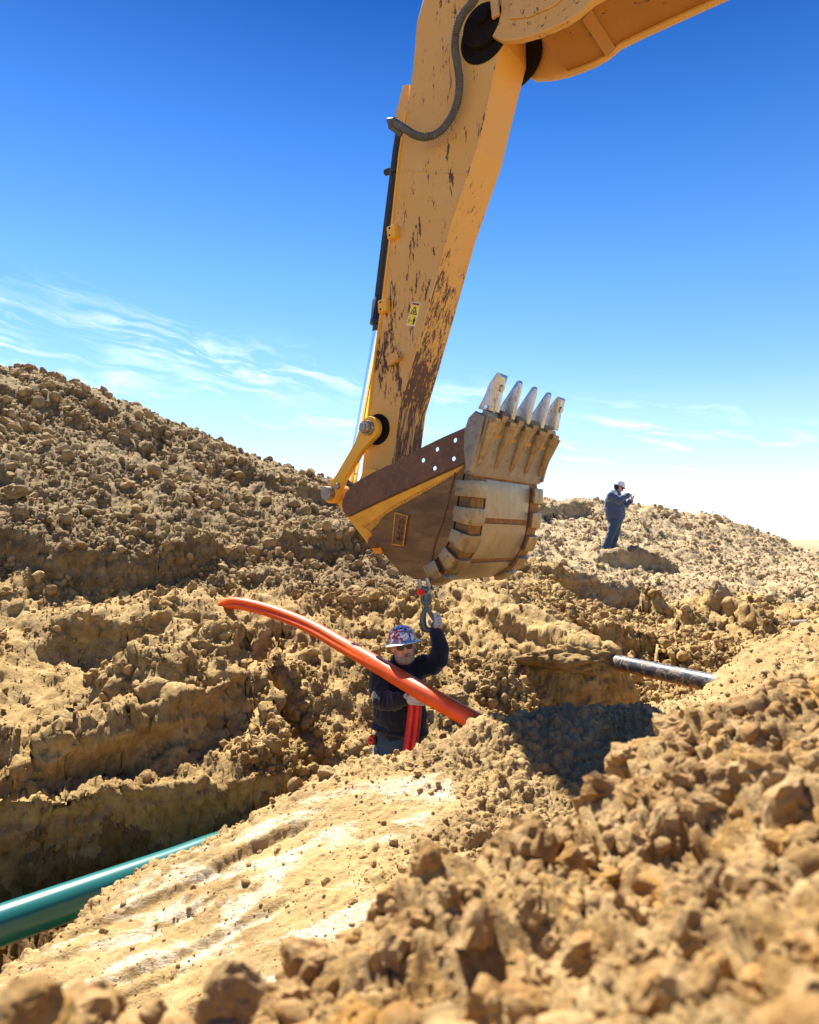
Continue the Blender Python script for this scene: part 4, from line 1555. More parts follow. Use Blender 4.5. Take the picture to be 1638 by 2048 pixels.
# yellow/rust lip weld
ol = [lb0 - ld * 0.012 + ln * 0.003, lb0 + ld * 0.0 + ln * 0.018, lb0 - ld * 0.045 + ln * 0.012, lb0 - ld * 0.05 + ln * 0.001]
plate_uz('lip_weld', [tuple(x) for x in ol], W0 + 0.03, WBk - 0.06, M['patch'], bucket, bevel=0.002)
# hinge ears with pin, seen under the strip
ear = [(736, 1048), (756, 1062), (764, 1108), (748, 1106), (734, 1082)]
for w in (W0 + 0.30, W0 + 0.86):
    plate('bucket_ear', ear, w, 0.06, M['patch_clean'], bucket, bevel=0.006, wpix=W0 + 0.30)
pe = uz(742, 1084, W0 + 0.22)
disc('bucket_pin', pe, 0.062, W0 + 0.24, 0.72, M['rust'], bucket, 24, bevel=0.01)
sb2 = uz(735, 975, W0 + 0.33)
disc('bucket_pin', sb2, 0.085, W0 + 0.25, 0.72, M['rust'], bucket, 24, bevel=0.01)
plate('bucket_ear', [(700, 1000), (712, 966), (745, 952), (765, 975), (757, 1040), (720, 1045)], W0 + 0.30, 0.05, M['rust'], bucket, bevel=0.006, wpix=W0 + 0.30)

# ------------------------------------------------------------------ warning sticker on the stick
M['white'] = simple('sticker_white', (0.72, 0.74, 0.70), 0.5, var=0.05)
M['stick_y'] = simple('sticker_yellow', (0.80, 0.62, 0.01), 0.45, var=0.05)
M['stick_o'] = simple('sticker_orange', (0.62, 0.13, 0.02), 0.45, var=0.1)
M['black'] = simple('print_black', (0.012, 0.012, 0.012), 0.5, var=0.1)
sA, sB, sC, sD = [Vector(uz(x, y, WS)) for x, y in ((824.8, 603.8), (842, 606.5), (829.5, 653.5), (813, 650))]


def st(x, y):
    """sticker coordinates, 0..1 across and down"""
    a = sA.lerp(sB, x); b = sD.lerp(sC, x)
    p = a.lerp(b, y)
    return (p.x, p.y)


def lay_(name, pts, lvl, mat, parent, holes=()):
    return plate_uz(name, [st(*p) for p in pts], WS - 0.0035 - 0.0022 * lvl, 0.002, mat, parent, [[st(*p) for p in h] for h in holes], 0.0001)


stk = lay_('warning_sticker', [(0, 0), (1, 0), (1, 1), (0, 1)], 0, M['white'], EX)
stk['label'] = 'small yellow warning sticker with a triangle and a person pictogram'
lay_('sticker_header', [(0.07, 0.03), (0.93, 0.03), (0.93, 0.115), (0.07, 0.115)], 1, M['stick_o'], stk)
lay_('sticker_panel', [(0.07, 0.125), (0.93, 0.125), (0.93, 0.545), (0.07, 0.545)], 1, M['stick_y'], stk)
lay_('sticker_panel', [(0.07, 0.56), (0.93, 0.56), (0.93, 0.965), (0.07, 0.965)], 1, M['stick_y'], stk)
lay_('triangle_outline', [(0.5, 0.16), (0.92, 0.515), (0.10, 0.515)], 2, M['black'], stk, [[(0.5, 0.225), (0.78, 0.485), (0.23, 0.485)]])
lay_('pictogram', [(0.42, 0.40), (0.48, 0.34), (0.62, 0.40), (0.58, 0.46), (0.45, 0.47)], 2, M['black'], stk)
lay_('pictogram', [(0.70, 0.655), (0.84, 0.655), (0.86, 0.69), (0.90, 0.71), (0.90, 0.80), (0.85, 0.82), (0.84, 0.93), (0.70, 0.93), (0.70, 0.82), (0.65, 0.80), (0.65, 0.71), (0.70, 0.69)], 2, M['black'], stk)
lay_('pictogram', [(0.72, 0.61), (0.82, 0.61), (0.82, 0.645), (0.72, 0.645)], 2, M['black'], stk)
lay_('pictogram', [(0.33, 0.79), (0.43, 0.765), (0.43, 0.815)], 2, M['black'], stk)
lay_('pictogram', [(0.47, 0.765), (0.57, 0.79), (0.47, 0.815)], 2, M['black'], stk)
lay_('pictogram', [(0.14, 0.68), (0.24, 0.68), (0.24, 0.90), (0.14, 0.90)], 2, M['black'], stk, [[(0.16, 0.69), (0.22, 0.69), (0.22, 0.89), (0.16, 0.89)]])
a3 = ww(*st(0.10, 0.075), WS - 0.009); b3 = ww(*st(0.90, 0.075), WS - 0.009)
text_on('sticker_lettering', 'WARNING', 0.017, 0.0004, (a3 + b3) / 2, (b3 - a3).normalized(), (-WV).cross((b3 - a3).normalized()), -WV, M['black'], stk)

# ------------------------------------------------------------------ pipes
M['teal'] = simple('teal_coating', (0.018, 0.145, 0.138), 0.25, var=0.08, scale=5, spec=0.5)
m_, N_, b_ = new_mat('orange_plastic')
c_ = coords(N_)
f_ = N_.ramp(N_.noise(c_, 7, 6, 0.6), [(0.35, 0.0), (0.7, 1.0)])
d_n = N_.ramp(N_.noise(c_, 19, 6, 0.7, 0.5), [(0.60, 0.0), (0.74, 1.0)])
col_ = N_.mix(f_, (0.80, 0.085, 0.008), (0.88, 0.125, 0.012))
col_ = N_.mix(N_.math('MULTIPLY', d_n, 0.45), col_, (0.62, 0.36, 0.16))
pset(N_, b_, col=col_, rough=0.42, spec=0.5, normal=bump(N_, N_.noise(c_, 26, 4, 0.6), 0.12, 0.01))
M['orange'] = m_
m_, N_, b_ = new_mat('red_plastic')
c_ = coords(N_)
f_ = N_.ramp(N_.noise(c_, 7, 6, 0.6), [(0.35, 0.0), (0.7, 1.0)])
col_ = N_.mix(f_, (0.62, 0.014, 0.018), (0.74, 0.03, 0.02))
col_ = N_.mix(N_.math('MULTIPLY', N_.ramp(N_.noise(c_, 60, 3, 0.6), [(0.62, 0.0), (0.68, 1.0)]), 0.5), col_, (0.70, 0.40, 0.25))
pset(N_, b_, col=col_, rough=0.40, spec=0.5, normal=bump(N_, N_.noise(c_, 30, 4, 0.6), 0.1, 0.01))
M['red'] = m_

_a1, _a2 = P(0, 1851, 4.15), P(340, 1733, 4.88)
tp = [_a1 + (_a2 - _a1) * k + Vector((0, 0, dz_)) for k, dz_ in ((-4, 0), (-2, 0), (0, 0), (0.5, 0), (1, 0), (1.5, 0), (2.2, -0.1), (3.0, -0.45))]
t_ = tube('teal_pipe', smooth_path(tp, 8), 0.118, M['teal'], None, 40)
tag(t_, 'glossy teal coated pipe lying on the trench floor at lower left', 'pipe')


def grooved(name, path, rad, groove_dir, mat, depth=0.55, width=0.5, squash=None, taper=None, cap=True, seg=36):
    """pipe whose wall is folded inwards along one side"""
    bm = bmesh.new()
    path = [Vector(p) for p in path]
    n = len(path); rings = []
    for i, p in enumerate(path):
        t = (path[min(i + 1, n - 1)] - path[max(i - 1, 0)]).normalized()
        g = Vector(groove_dir(i / (n - 1))) if callable(groove_dir) else Vector(groove_dir)
        a = (g - t * g.dot(t)).normalized()
        b = t.cross(a)
        r = rad(i / (n - 1)) if callable(rad) else rad
        dp = depth(i / (n - 1)) if callable(depth) else depth
        fl = squash(i / (n - 1)) if squash else 1.0
        ring = []
        for k in range(seg):
            th = 2 * math.pi * k / seg
            th2 = (th + math.pi) % (2 * math.pi) - math.pi
            rr_ = r * (1 - dp * math.exp(-(th2 / width) ** 2))
            ring.append(bm.verts.new(p + a * (rr_ * math.cos(th) * fl) + b * (rr_ * math.sin(th))))
        rings.append(ring)
    for A, B in zip(rings[:-1], rings[1:]):
        for k in range(seg):
            bm.faces.new((A[k], A[(k + 1) % seg], B[(k + 1) % seg], B[k]))
    bm.faces.new(rings[0][::-1]); bm.faces.new(rings[-1])
    bmesh.ops.recalc_face_normals(bm, faces=bm.faces)
    o = put(name, bm, mat)
    return autosmooth(o, 60)


op_ = [P(437, 1215, 8.25), P(452, 1209, 8.15), P(475, 1207, 8.0), P(520, 1216, 7.75), P(572, 1233, 7.35), P(625, 1256, 6.85), P(690, 1293, 6.25), P(750, 1327, 5.72),
       P(830, 1375, 5.30), P(900, 1415, 5.08), P(965, 1451, 4.90), P(1010, 1476, 4.76)]
o_ = grooved('orange_conduit', smooth_path(op_, 10), lambda t: 0.042 + 0.028 * min(1, t * 9) - 0.002 * t, lambda t: (-0.10, -1.0, 0.12), M['orange'],
             lambda t: 0.42 * max(0.0, min(1, 2.0 - t * 2.9)), 0.26)
tag(o_, 'long curved orange plastic pipe slanting across the trench in front of the near worker', 'pipe')
rp = [P(832, 1384, 5.44), P(831, 1400, 5.44), P(829, 1425, 5.43), P(826, 1455, 5.42), P(822, 1485, 5.40), P(817, 1530, 5.38), P(808, 1600, 5.34), P(800, 1650, 5.30)]
o_ = grooved('red_conduit', smooth_path(rp, 6), lambda t: 0.056 + 0.004 * t, lambda t: (0.12, -1.0, 0.1), M['red'], 0.42, 0.30)
tag(o_, 'creased red plastic pipe standing upright in the near worker\'s lower hand', 'pipe')

# old steel pipe bridging the trench
m_, N_, b_ = new_mat('old_steel_pipe')
c_ = N_.n('ShaderNodeNewGeometry').outputs['Position']
zz_ = N_.n('ShaderNodeSeparateXYZ', {0: c_}).outputs[2]
edge = N_.math('ADD', N_.math('MULTIPLY', N_.math('ADD', zz_, 1.315), 7.0), N_.math('MULTIPLY', N_.noise(c_, 9, 6, 0.65, 0.4), 0.9))
k1 = N_.ramp(edge, [(0.30, 1.0), (0.38, 0.0)])
k2 = N_.ramp(N_.noise(N_.vmap(c_, (1, 1, 1)), 12, 6, 0.7, 0.8), [(0.49, 0.0), (0.62, 1.0)])
col_ = N_.mix(k2, (0.045, 0.046, 0.054), (0.27, 0.22, 0.155))
col_ = N_.mix(k1, col_, N_.mix(N_.noise(c_, 20, 5, 0.6), (0.22, 0.085, 0.02), (0.42, 0.22, 0.07)))
pset(N_, b_, col=col_, rough=N_.math('ADD', N_.math('MULTIPLY', N_.math('MAXIMUM', k1, k2), 0.5), 0.34), spec=0.5, normal=bump(N_, N_.noise(c_, 40, 5, 0.7), 0.4, 0.006))
pa, pb_ = P(1205, 1319, 7.6), P(1440, 1369, 6.2)
dd_ = (pb_ - pa)
t_ = tube('old_pipe', [pa - dd_ * 0.35, pa, pa.lerp(pb_, 0.5), pb_, pb_ + dd_ * 0.30], 0.083, m_, None, 36)
tag(t_, 'old black pipe with rusty underside bridging the gap between two soil banks', 'pipe')
# a pale pipe end far right in the trench
t_ = tube('grey_pipe', [P(1586, 1247, 10.6), P(1618, 1245, 10.2)], 0.05, M['steel'], None, 16)
tag(t_, 'short pale grey pipe end poking out of the soil at the far right', 'pipe')

# ------------------------------------------------------------------ boulders that can be told apart
def boulder(px, py, Y, r, label, seed, mat, flat=1.0, cat='clod', rough=0.16, sub=4, cuts=8, drop=0.0, squ=(1, 1, 1), name='boulder'):
    p = P(px, py, Y)
    me = rock_mesh(name, seed, sub, cuts, rough, flat)
    me.materials.append(mat)
    for f in me.polygons: f.use_smooth = False
    me.transform(Matrix.Diagonal((r * squ[0], r * squ[1], r * squ[2], 1)))
    me.transform(Matrix.Rotation(seed * 1.7, 4, 'Z'))
    o = bpy.data.objects.new(name, me)
    o.location = (p.x, p.y, p.z - drop)
    link(o)
    return tag(o, label, cat)


fm = M_clod[0]; sm_ = M_clod[4]; tm = M_clod[2]; bm_ = M_clod[5]; nm_ = M_clod[1]
boulder(1035, 1740, 1.40, 0.085, 'big blurred reddish-brown clod at the left brow of the foreground mound', 3, fm, rough=0.30, squ=(1.0, 0.9, 1.0))
boulder(1385, 1470, 2.05, 0.115, 'large dark-sided clod crowning the foreground mound below the old pipe', 14, fm, flat=0.6, rough=0.32, squ=(1.1, 0.8, 0.9))
boulder(1450, 1812, 1.02, 0.060, 'round blurred clod in the middle of the right foreground', 25, fm, rough=0.22)
boulder(52, 2040, 0.80, 0.040, 'blurred dark clod cut off by the bottom left corner', 31, fm, rough=0.12)
boulder(1490, 1600, 1.45, 0.075, 'flaky tan clod on the upper slope of the foreground mound at right', 47, fm, flat=0.5, rough=0.28)
boulder(462, 2010, 0.98, 0.050, 'tall blurred clod at the left foot of the foreground mound', 57, fm, rough=0.12)
boulder(652, 1548, 4.28, 0.075, 'blocky sunlit stone on the near bank crest left of the near worker', 63, nm_, flat=0.7, rough=0.08)
boulder(592, 1572, 4.24, 0.050, 'smaller tan stone on the crest just left of the blocky stone', 64, nm_, rough=0.08)
boulder(28, 980, 9.6, 0.20, 'largest pale boulder at the left edge of the spoil hillside', 71, sm_, rough=0.10, flat=0.8)
boulder(34, 1023, 8.9, 0.15, 'pale slab boulder just under the largest one at the left edge', 72, sm_, rough=0.10, flat=0.7)
boulder(186, 1024, 9.7, 0.15, 'flat-topped pale boulder lying on the foot of the spoil hillside', 73, sm_, rough=0.10, flat=0.7)
boulder(90, 1452, 5.75, 0.105, 'pointed tan boulder low on the far bank near the left edge', 81, tm, rough=0.08)
boulder(205, 1448, 5.9, 0.10, 'long tan stone right of the pointed boulder on the far bank', 82, tm, rough=0.07, flat=0.6, squ=(1.3, 0.8, 0.8))
boulder(302, 1408, 6.1, 0.095, 'angular light stone on the bench halfway up the left far bank', 83, tm, rough=0.07, flat=0.65)
boulder(542, 1492, 5.95, 0.085, 'wedge-shaped stone under the spur of the far bank', 84, tm, rough=0.06)
boulder(470, 1300, 7.3, 0.12, 'brown boulder on the spur below the orange pipe tip', 85, tm, rough=0.10, flat=0.8)
boulder(453, 1268, 7.6, 0.085, 'round boulder right under the orange pipe tip', 86, tm, rough=0.08)
boulder(1440, 1200, 12.2, 0.36, 'big cracked block standing out of the right far bank', 91, bm_, rough=0.10, squ=(0.8, 0.8, 1.1))
boulder(915, 1395, 6.75, 0.10, 'rounded clod right of the near worker behind the orange pipe', 92, tm, rough=0.08)

_b = boulder(1142, 1322, 7.50, 0.36, 'overhanging tan block of soil that the old black pipe emerges from', 96, M_clod[2], rough=0.24, sub=5, cuts=7, squ=(1.25, 0.85, 0.62), cat='soil block', name='soil_block')
for f in _b.data.polygons: f.use_smooth = True

# ------------------------------------------------------------------ lifting hook under the bucket
M['hook'] = simple('hook_grey_green', (0.10, 0.125, 0.125), 0.42, metal=0.35, var=0.3, scale=30)
M['hook_red'] = simple('shackle_red', (0.75, 0.02, 0.012), 0.4, var=0.15)
M['galv'] = simple('galvanised_steel', (0.34, 0.34, 0.34), 0.4, metal=0.6, var=0.25, scale=30)
HY = 5.78
HK = empty('lifting_hook', P(856, 1262, HY), 'grey green swivel hook with red shackle bolt hanging from the bucket heel', 'hook')
sh = smooth_path([P(838, 1158, HY), P(841, 1172, HY), P(843, 1184, HY)], 4)
tube('shackle_leg', sh, 0.017, M['galv'], HK, 12)
sh = smooth_path([P(853, 1156, HY + 0.02), P(857, 1168, HY + 0.02), P(857, 1186, HY + 0.02), P(855, 1200, HY + 0.01)], 4)
tube('shackle_leg', sh, 0.018, M['galv'], HK, 12)
tube('shackle_bow', [P(843, 1176, HY - 0.01), P(850, 1180, HY), P(858, 1176, HY + 0.03)], 0.024, M['hook'], HK, 12)
tube('shackle_bolt', [P(843, 1184, HY - 0.03), P(852, 1183, HY + 0.03)], 0.018, M['galv'], HK, 12)
a_ = P(838.5, 1184.5, HY - 0.06); b_2 = P(843.5, 1184, HY - 0.02)
tube('bolt_head', [a_, b_2], 0.030, M['hook_red'], HK, 6)
tube('bolt_head_tip', [a_ + (a_ - b_2) * 0.35, a_], 0.014, M['hook_red'], HK, 10)
tube('swivel_yoke', smooth_path([P(845, 1190, HY), P(844, 1198, HY), P(847, 1206, HY), P(853, 1209, HY), P(859, 1206, HY), P(861, 1197, HY), P(859, 1188, HY)], 5), 0.015, M['hook'], HK, 12)
tube('swivel_nut', [P(852.5, 1191, HY), P(852.5, 1199, HY)], 0.026, M['hook'], HK, 14)
tube('swivel_shank', [P(852.5, 1197, HY), P(852.5, 1205, HY), P(853, 1210, HY), P(853, 1216, HY)], [0.016, 0.032, 0.024, 0.020], M['hook'], HK, 16)
hk = smooth_path([P(853.5, 1213, HY), P(849, 1222, HY), P(846.3, 1234, HY), P(845.6, 1244, HY), P(847, 1252, HY), P(852, 1258.5, HY), P(858.5, 1260, HY), P(864.5, 1257, HY),
                  P(867.6, 1250.5, HY), P(868, 1243, HY)], 6)
n = len(hk)
tube('hook_body', hk, [(0.016 + 0.016 * math.sin(math.pi * min(1, i / (n * 0.82))) , 0.014 + 0.012 * math.sin(math.pi * min(1, i / (n * 0.8)))) for i in range(n)], M['hook'], HK, 16)
lt_ = [P(853.5, 1214, HY - 0.012), P(858, 1217, HY - 0.012), P(868.5, 1229, HY - 0.012), P(869, 1243, HY - 0.012), P(865.5, 1242, HY - 0.012), P(852, 1222, HY - 0.012)]
bm = bmesh.new()
fv = [bm.verts.new(p) for p in lt_]
bv_ = [bm.verts.new(p + Vector((0, 0.035, 0))) for p in lt_]
bm.faces.new(fv); bm.faces.new(bv_[::-1])
for k in range(6):
    bm.faces.new((fv[k], bv_[k], bv_[(k + 1) % 6], fv[(k + 1) % 6]))
bmesh.ops.recalc_face_normals(bm, faces=bm.faces)
bmesh.ops.bevel(bm, geom=list(bm.edges), offset=0.003, segments=2, affect='EDGES')
put('hook_latch', bm, M['hook'], HK)
for q in ((857, 1221), (861, 1227)):
    tube('latch_rivet', [P(q[0], q[1], HY - 0.016), P(q[0], q[1], HY - 0.010)], 0.004, M['black'], HK, 8)

# ------------------------------------------------------------------ people
DG = None


def ball(bm, c, r, seg=16):
    r = r if hasattr(r, '__len__') else (r, r, r)
    ret = bmesh.ops.create_uvsphere(bm, u_segments=seg, v_segments=seg // 2 + 2, radius=1.0)
    for v in ret['verts']:
        v.co = Vector((v.co.x * r[0], v.co.y * r[1], v.co.z * r[2])) + Vector(c)


def limb(bm, pts, rads, seg=16):
    tube_bm(pts, rads, seg, bm=bm)
    for p, r in zip(pts, rads):
        rr_ = min(r) if hasattr(r, '__len__') else r
        ball(bm, p, rr_ * 0.995, 12)


def remesh(bm, voxel, smooth=4, name='tmp'):
    """one closed surface out of overlapping shapes"""
    me = bpy.data.meshes.new(name)
    bmesh.ops.recalc_face_normals(bm, faces=bm.faces)
    bm.to_mesh(me)
    bm.free()
    ob = bpy.data.objects.new('tmp', me)
    COL.objects.link(ob)
    md = ob.modifiers.new('r', 'REMESH')
    md.mode = 'VOXEL'
    md.voxel_size = voxel
    md.use_smooth_shade = True
    if smooth:
        s = ob.modifiers.new('s', 'SMOOTH')
        s.factor = 0.5
        s.iterations = smooth
    dg = bpy.context.evaluated_depsgraph_get()
    res = bpy.data.meshes.new_from_object(ob.evaluated_get(dg))
    bpy.data.objects.remove(ob)
    for p in res.polygons:
        p.use_smooth = True
    res.materials.clear()
    return res


def wrinkle(me, fn):
    n = len(me.vertices)
    v = np.zeros(n * 3, np.float32); me.vertices.foreach_get('co', v); v = v.reshape(-1, 3)
    nn = np.zeros(n * 3, np.float32); me.vertices.foreach_get('normal', nn); nn = nn.reshape(-1, 3)
    v = v + nn * fn(v)[:, None]
    me.vertices.foreach_set('co', v.ravel())
    me.update()


def ridged(p, f, octs=2):
    return 1 - np.abs(fbm(p, f, octs)) * 1.6


def cloth_mat(name, col, rough=0.85, fine=260, sheen=0.25, mott=0.25):
    m, N, b = new_mat(name)
    c = coords(N)
    n = N.ramp(N.noise(c, 9, 6, 0.65), [(0.3, 0.0), (0.75, 1.0)])
    n2 = N.ramp(N.noise(c, 60, 3, 0.6), [(0.35, 0.0), (0.75, 1.0)])
    a = N.mix(n, tuple(x * (1 - mott) for x in col), tuple(x * (1 + mott) for x in col))
    a = N.mix(N.math('MULTIPLY', n2, 0.3), a, tuple(x * 1.5 for x in col))
    pset(N, b, col=a, rough=rough, sheen=sheen, spec=0.25, normal=bump(N, N.math('ADD', N.noise(c, fine, 2, 0.5), N.math('MULTIPLY', N.noise(c, 28, 4, 0.6), 1.6)), 0.5, 0.006))
    return m


M['navy'] = cloth_mat('black_navy_knit', (0.011, 0.013, 0.024))
M['denim'] = cloth_mat('blue_denim', (0.045, 0.085, 0.155), mott=0.35)
M['glove'] = cloth_mat('pale_glove', (0.50, 0.46, 0.47), mott=0.15)
M['skin'] = simple('skin', (0.62, 0.30, 0.20), 0.55, var=0.14, scale=26, bs=0.2, bscale=140)
M['lips'] = simple('lips', (0.33, 0.10, 0.08), 0.5, var=0.1)
M['beard'] = simple('grey_beard', (0.44, 0.31, 0.23), 0.9, var=0.45, scale=130, bs=0.9, bscale=240)
M['hair'] = simple('dark_hair', (0.035, 0.022, 0.016), 0.8, var=0.4, scale=60)
M['lens'] = simple('dark_lens', (0.006, 0.008, 0.007), 0.10, var=0.1)
M['frame'] = simple('thin_metal_frame', (0.35, 0.33, 0.32), 0.3, metal=0.9, var=0.1)
m_, N_, b_ = new_mat('patterned_hat')
c_ = N_.n('ShaderNodeNewGeometry').outputs['Position']
v_ = N_.n('ShaderNodeTexVoronoi', {'Vector': N_.n('ShaderNodeVectorMath', {0: c_, 1: N_.n('ShaderNodeVectorMath', {0: N_.noise(c_, 30, 3, 0.6, 0, 1), 'Scale': 0.03}, operation='SCALE').outputs[0]}, operation='ADD').outputs[0], 'Scale': 58.0})
h_ = N_.n('ShaderNodeSeparateColor', {0: v_.outputs['Color']})
r1_ = N_.n('ShaderNodeValToRGB'); r1_.color_ramp.interpolation = 'CONSTANT'
els = [(0.0, (0.70, 0.72, 0.78)), (0.34, (0.42, 0.02, 0.04)), (0.48, (0.05, 0.12, 0.32)), (0.62, (0.60, 0.63, 0.72)), (0.72, (0.12, 0.30, 0.45)), (0.84, (0.03, 0.03, 0.07)), (0.92, (0.66, 0.08, 0.07))]
while len(r1_.color_ramp.elements) < len(els): r1_.color_ramp.elements.new(0.5)
for e, (p, c) in zip(r1_.color_ramp.elements, els): e.position = p; e.color = c + (1,)
N_.t.links.new(h_.outputs[0], r1_.inputs[0])
pset(N_, b_, col=r1_.outputs[0], rough=0.25, spec=0.5)
M['hat'] = m_
M['hat_white'] = simple('white_hard_hat', (0.72, 0.72, 0.74), 0.3, var=0.05)
M['boot'] = simple('brown_boot', (0.10, 0.06, 0.035), 0.7, var=0.3)


def head_parts(parent, HM, voxel, beard=True, detail=True):
    """returns bmesh of head and neck in world space, for joining with the body"""
    bm = bmesh.new()
    T = lambda x, y, z: HM @ Vector((x, y, z))          # x right, y forward, z up; eye level z=0
    ret = []

    def E(c, r):
        b0 = bmesh.new()
        ball(b0, (0, 0, 0), r, 24)
        for v in b0.verts:
            v.co = HM @ (v.co + Vector(c))
        me = bpy.data.meshes.new('t'); b0.to_mesh(me); b0.free(); bm.from_mesh(me); bpy.data.meshes.remove(me)
    E((0, -0.015, 0.035), (0.082, 0.100, 0.098))
    E((0, 0.015, -0.045), (0.068, 0.075, 0.080))
    E((0, 0.045, -0.095), (0.040, 0.035, 0.030))
    E((0, 0.068, 0.018), (0.055, 0.022, 0.016))           # brow
    E((0.036, 0.060, -0.032), (0.024, 0.020, 0.020))      # cheeks
    E((-0.036, 0.060, -0.032), (0.024, 0.020, 0.020))
    E((0, 0.093, -0.022), (0.012, 0.018, 0.026))          # nose
    E((0, 0.104, -0.038), (0.017, 0.014, 0.012))
    E((0.013, 0.096, -0.041), (0.009, 0.010, 0.008))
    E((-0.013, 0.096, -0.041), (0.009, 0.010, 0.008))
    E((0, 0.080, -0.066), (0.024, 0.014, 0.007))          # lips
    E((0, 0.078, -0.078), (0.021, 0.014, 0.008))
    for s in (-1, 1):
        E((s * 0.083, -0.005, -0.012), (0.011, 0.020, 0.031))   # ears
    return bm


def person_near():
    Y0 = 5.72
    feet = P(795, 1675, Y0)
    R_ = empty('person', (feet.x, feet.y, -2.5), 'bearded worker in patterned hard hat and black sweatshirt in the trench holding the hook', 'person')
    # head frame
    roll, yaw, pitch = R(-11), R(-14), R(12)
    fwd = Vector((0.14, -1, 0.085)).normalized()
    up = Vector((-0.17, 0.08, 1)); up = (up - fwd * up.dot(fwd)).normalized()
    rt = fwd.cross(up)
    HC = P(806.5, 1292, 5.62)
    HM = Matrix.Translation(HC) @ Matrix((rt, fwd, up)).transposed().to_4x4() @ Matrix.Scale(1.06, 4)
    T = lambda x, y, z: HM @ Vector((x, y, z))
    q = lambda x, y, Y: P(x, y, Y)
    shL, shR = q(762, 1346, 5.76), q(846, 1332, 5.80)       # image left / right shoulders
    elL, wrL = q(762, 1400, 5.56), q(806, 1401, 5.44)
    elR, wrR = q(877, 1318, 5.72), q(874, 1268, 5.74)
    chest, belly, hips = q(802, 1365, 5.78), q(801, 1425, 5.74), q(798, 1470, 5.80)
    kL, fL = q(768, 1580, 5.80), q(764, 1672, 5.86)
    kR, fR = q(822, 1580, 5.74), q(826, 1676, 5.74)
    neck = q(804, 1326, 5.76)
    # ---- body
    bm = head_parts(R_, HM, 0.006)
    limb(bm, [T(0, -0.02, -0.06), neck, chest], [0.066, 0.070, (0.15, 0.10)])
    limb(bm, [chest, belly, hips], [(0.17, 0.12), (0.19, 0.15), (0.16, 0.13)])
    limb(bm, [chest, shL, elL, wrL], [0.09, 0.065, 0.045, 0.030])
    limb(bm, [chest, shR, elR, wrR], [0.09, 0.065, 0.045, 0.030])
    hL = q(818, 1400, 5.42); hR = q(874, 1254, 5.75)
    limb(bm, [wrL, hL], [0.03, 0.035]); limb(bm, [wrR, hR], [0.03, 0.035])
    limb(bm, [hips + Vector((-0.09, 0, 0)), kL, fL], [0.085, 0.06, 0.045])
    limb(bm, [hips + Vector((0.09, 0, 0)), kR, fR], [0.085, 0.06, 0.045])
    me = remesh(bm, 0.0065, 3)
    put('body', me, M['skin'], R_)
    # lips, beard
    b0 = bmesh.new()
    for (c, r) in (((0, 0.078, -0.090), (0.040, 0.020, 0.022)), ((0, 0.062, -0.108), (0.046, 0.034, 0.028)), ((0.044, 0.032, -0.092), (0.026, 0.038, 0.034)),
                   ((-0.044, 0.032, -0.092), (0.026, 0.038, 0.034)), ((0.068, 0.004, -0.052), (0.010, 0.022, 0.034)), ((-0.068, 0.004, -0.052), (0.010, 0.022, 0.034)),
                   ((0.018, 0.090, -0.057), (0.020, 0.010, 0.007)), ((-0.018, 0.090, -0.057), (0.020, 0.010, 0.007)),
                   ((0.034, 0.072, -0.082), (0.008, 0.012, 0.016)), ((-0.034, 0.072, -0.082), (0.008, 0.012, 0.016))):
        ball(b0, c, r, 16)
    for v in b0.verts: v.co = HM @ v.co
    me = remesh(b0, 0.005, 2)
    wrinkle(me, lambda p: 0.0035 * fbm(p, 90, 2))
    put('beard', me, M['beard'], R_)
    b0 = bmesh.new()
    ball(b0, (0, 0.096, -0.0655), (0.022, 0.010, 0.0045), 12); ball(b0, (0, 0.094, -0.0745), (0.020, 0.011, 0.0055), 12)
    for v in b0.verts: v.co = HM @ v.co
    put('lips', b0, M['lips'], R_, smooth=True)
    # hair above the ears
    b0 = bmesh.new()
    ball(b0, (0, -0.03, 0.03), (0.089, 0.100, 0.075), 24)
    for v in b0.verts: v.co = HM @ v.co
    put('hair', b0, M['hair'], R_, smooth=True)
    # sunglasses
    gl = None
    b0 = bmesh.new()
    for s in (-1, 1):
        for k in range(28):
            pass
    for s in (-1, 1):
        b0 = bmesh.new()
        cpts_ = []
        for k in range(24):
            a = 2 * math.pi * k / 24
            x = s * 0.036 + 0.0285 * math.copysign(abs(math.cos(a)) ** 0.85, math.cos(a))
            z = -0.001 + 0.0205 * math.copysign(abs(math.sin(a)) ** 0.85, math.sin(a))
            y = 0.098 - 2.2 * (x * x)
            cpts_.append(Vector((x, y, z)))
        f = [b0.verts.new(HM @ (p + Vector((0, 0.002, 0)))) for p in cpts_]
        b = [b0.verts.new(HM @ (p - Vector((0, 0.002, 0)))) for p in cpts_]
        b0.faces.new(f); b0.faces.new(b[::-1])
        for k in range(24):
            b0.faces.new((f[k], b[k], b[(k + 1) % 24], f[(k + 1) % 24]))
        bmesh.ops.recalc_face_normals(b0, faces=b0.faces)
        put('lens', b0, M['lens'], R_)
        put('glasses_rim', tube_bm([HM @ p for p in cpts_], 0.0019, 6, close=True), M['frame'], R_, smooth=True)
    put('glasses_bridge', tube_bm([T(-0.009, 0.100, 0.002), T(0, 0.106, 0.005), T(0.009, 0.100, 0.002)], 0.0018, 6), M['frame'], R_)
    for s in (-1, 1):
        put('glasses_temple', tube_bm([T(s * 0.064, 0.088, 0.004), T(s * 0.084, 0.04, 0.004), T(s * 0.088, -0.02, 0.0)], 0.0020, 6), M['frame'], R_)
    # hard hat
    hat = bmesh.new()
    prof = [(0.0, 0.158), (0.28, 0.156), (0.55, 0.147), (0.78, 0.126), (0.92, 0.096), (0.985, 0.062), (1.0, 0.034)]
    seg = 48
    rings = []
    RX, RY = 0.110, 0.128
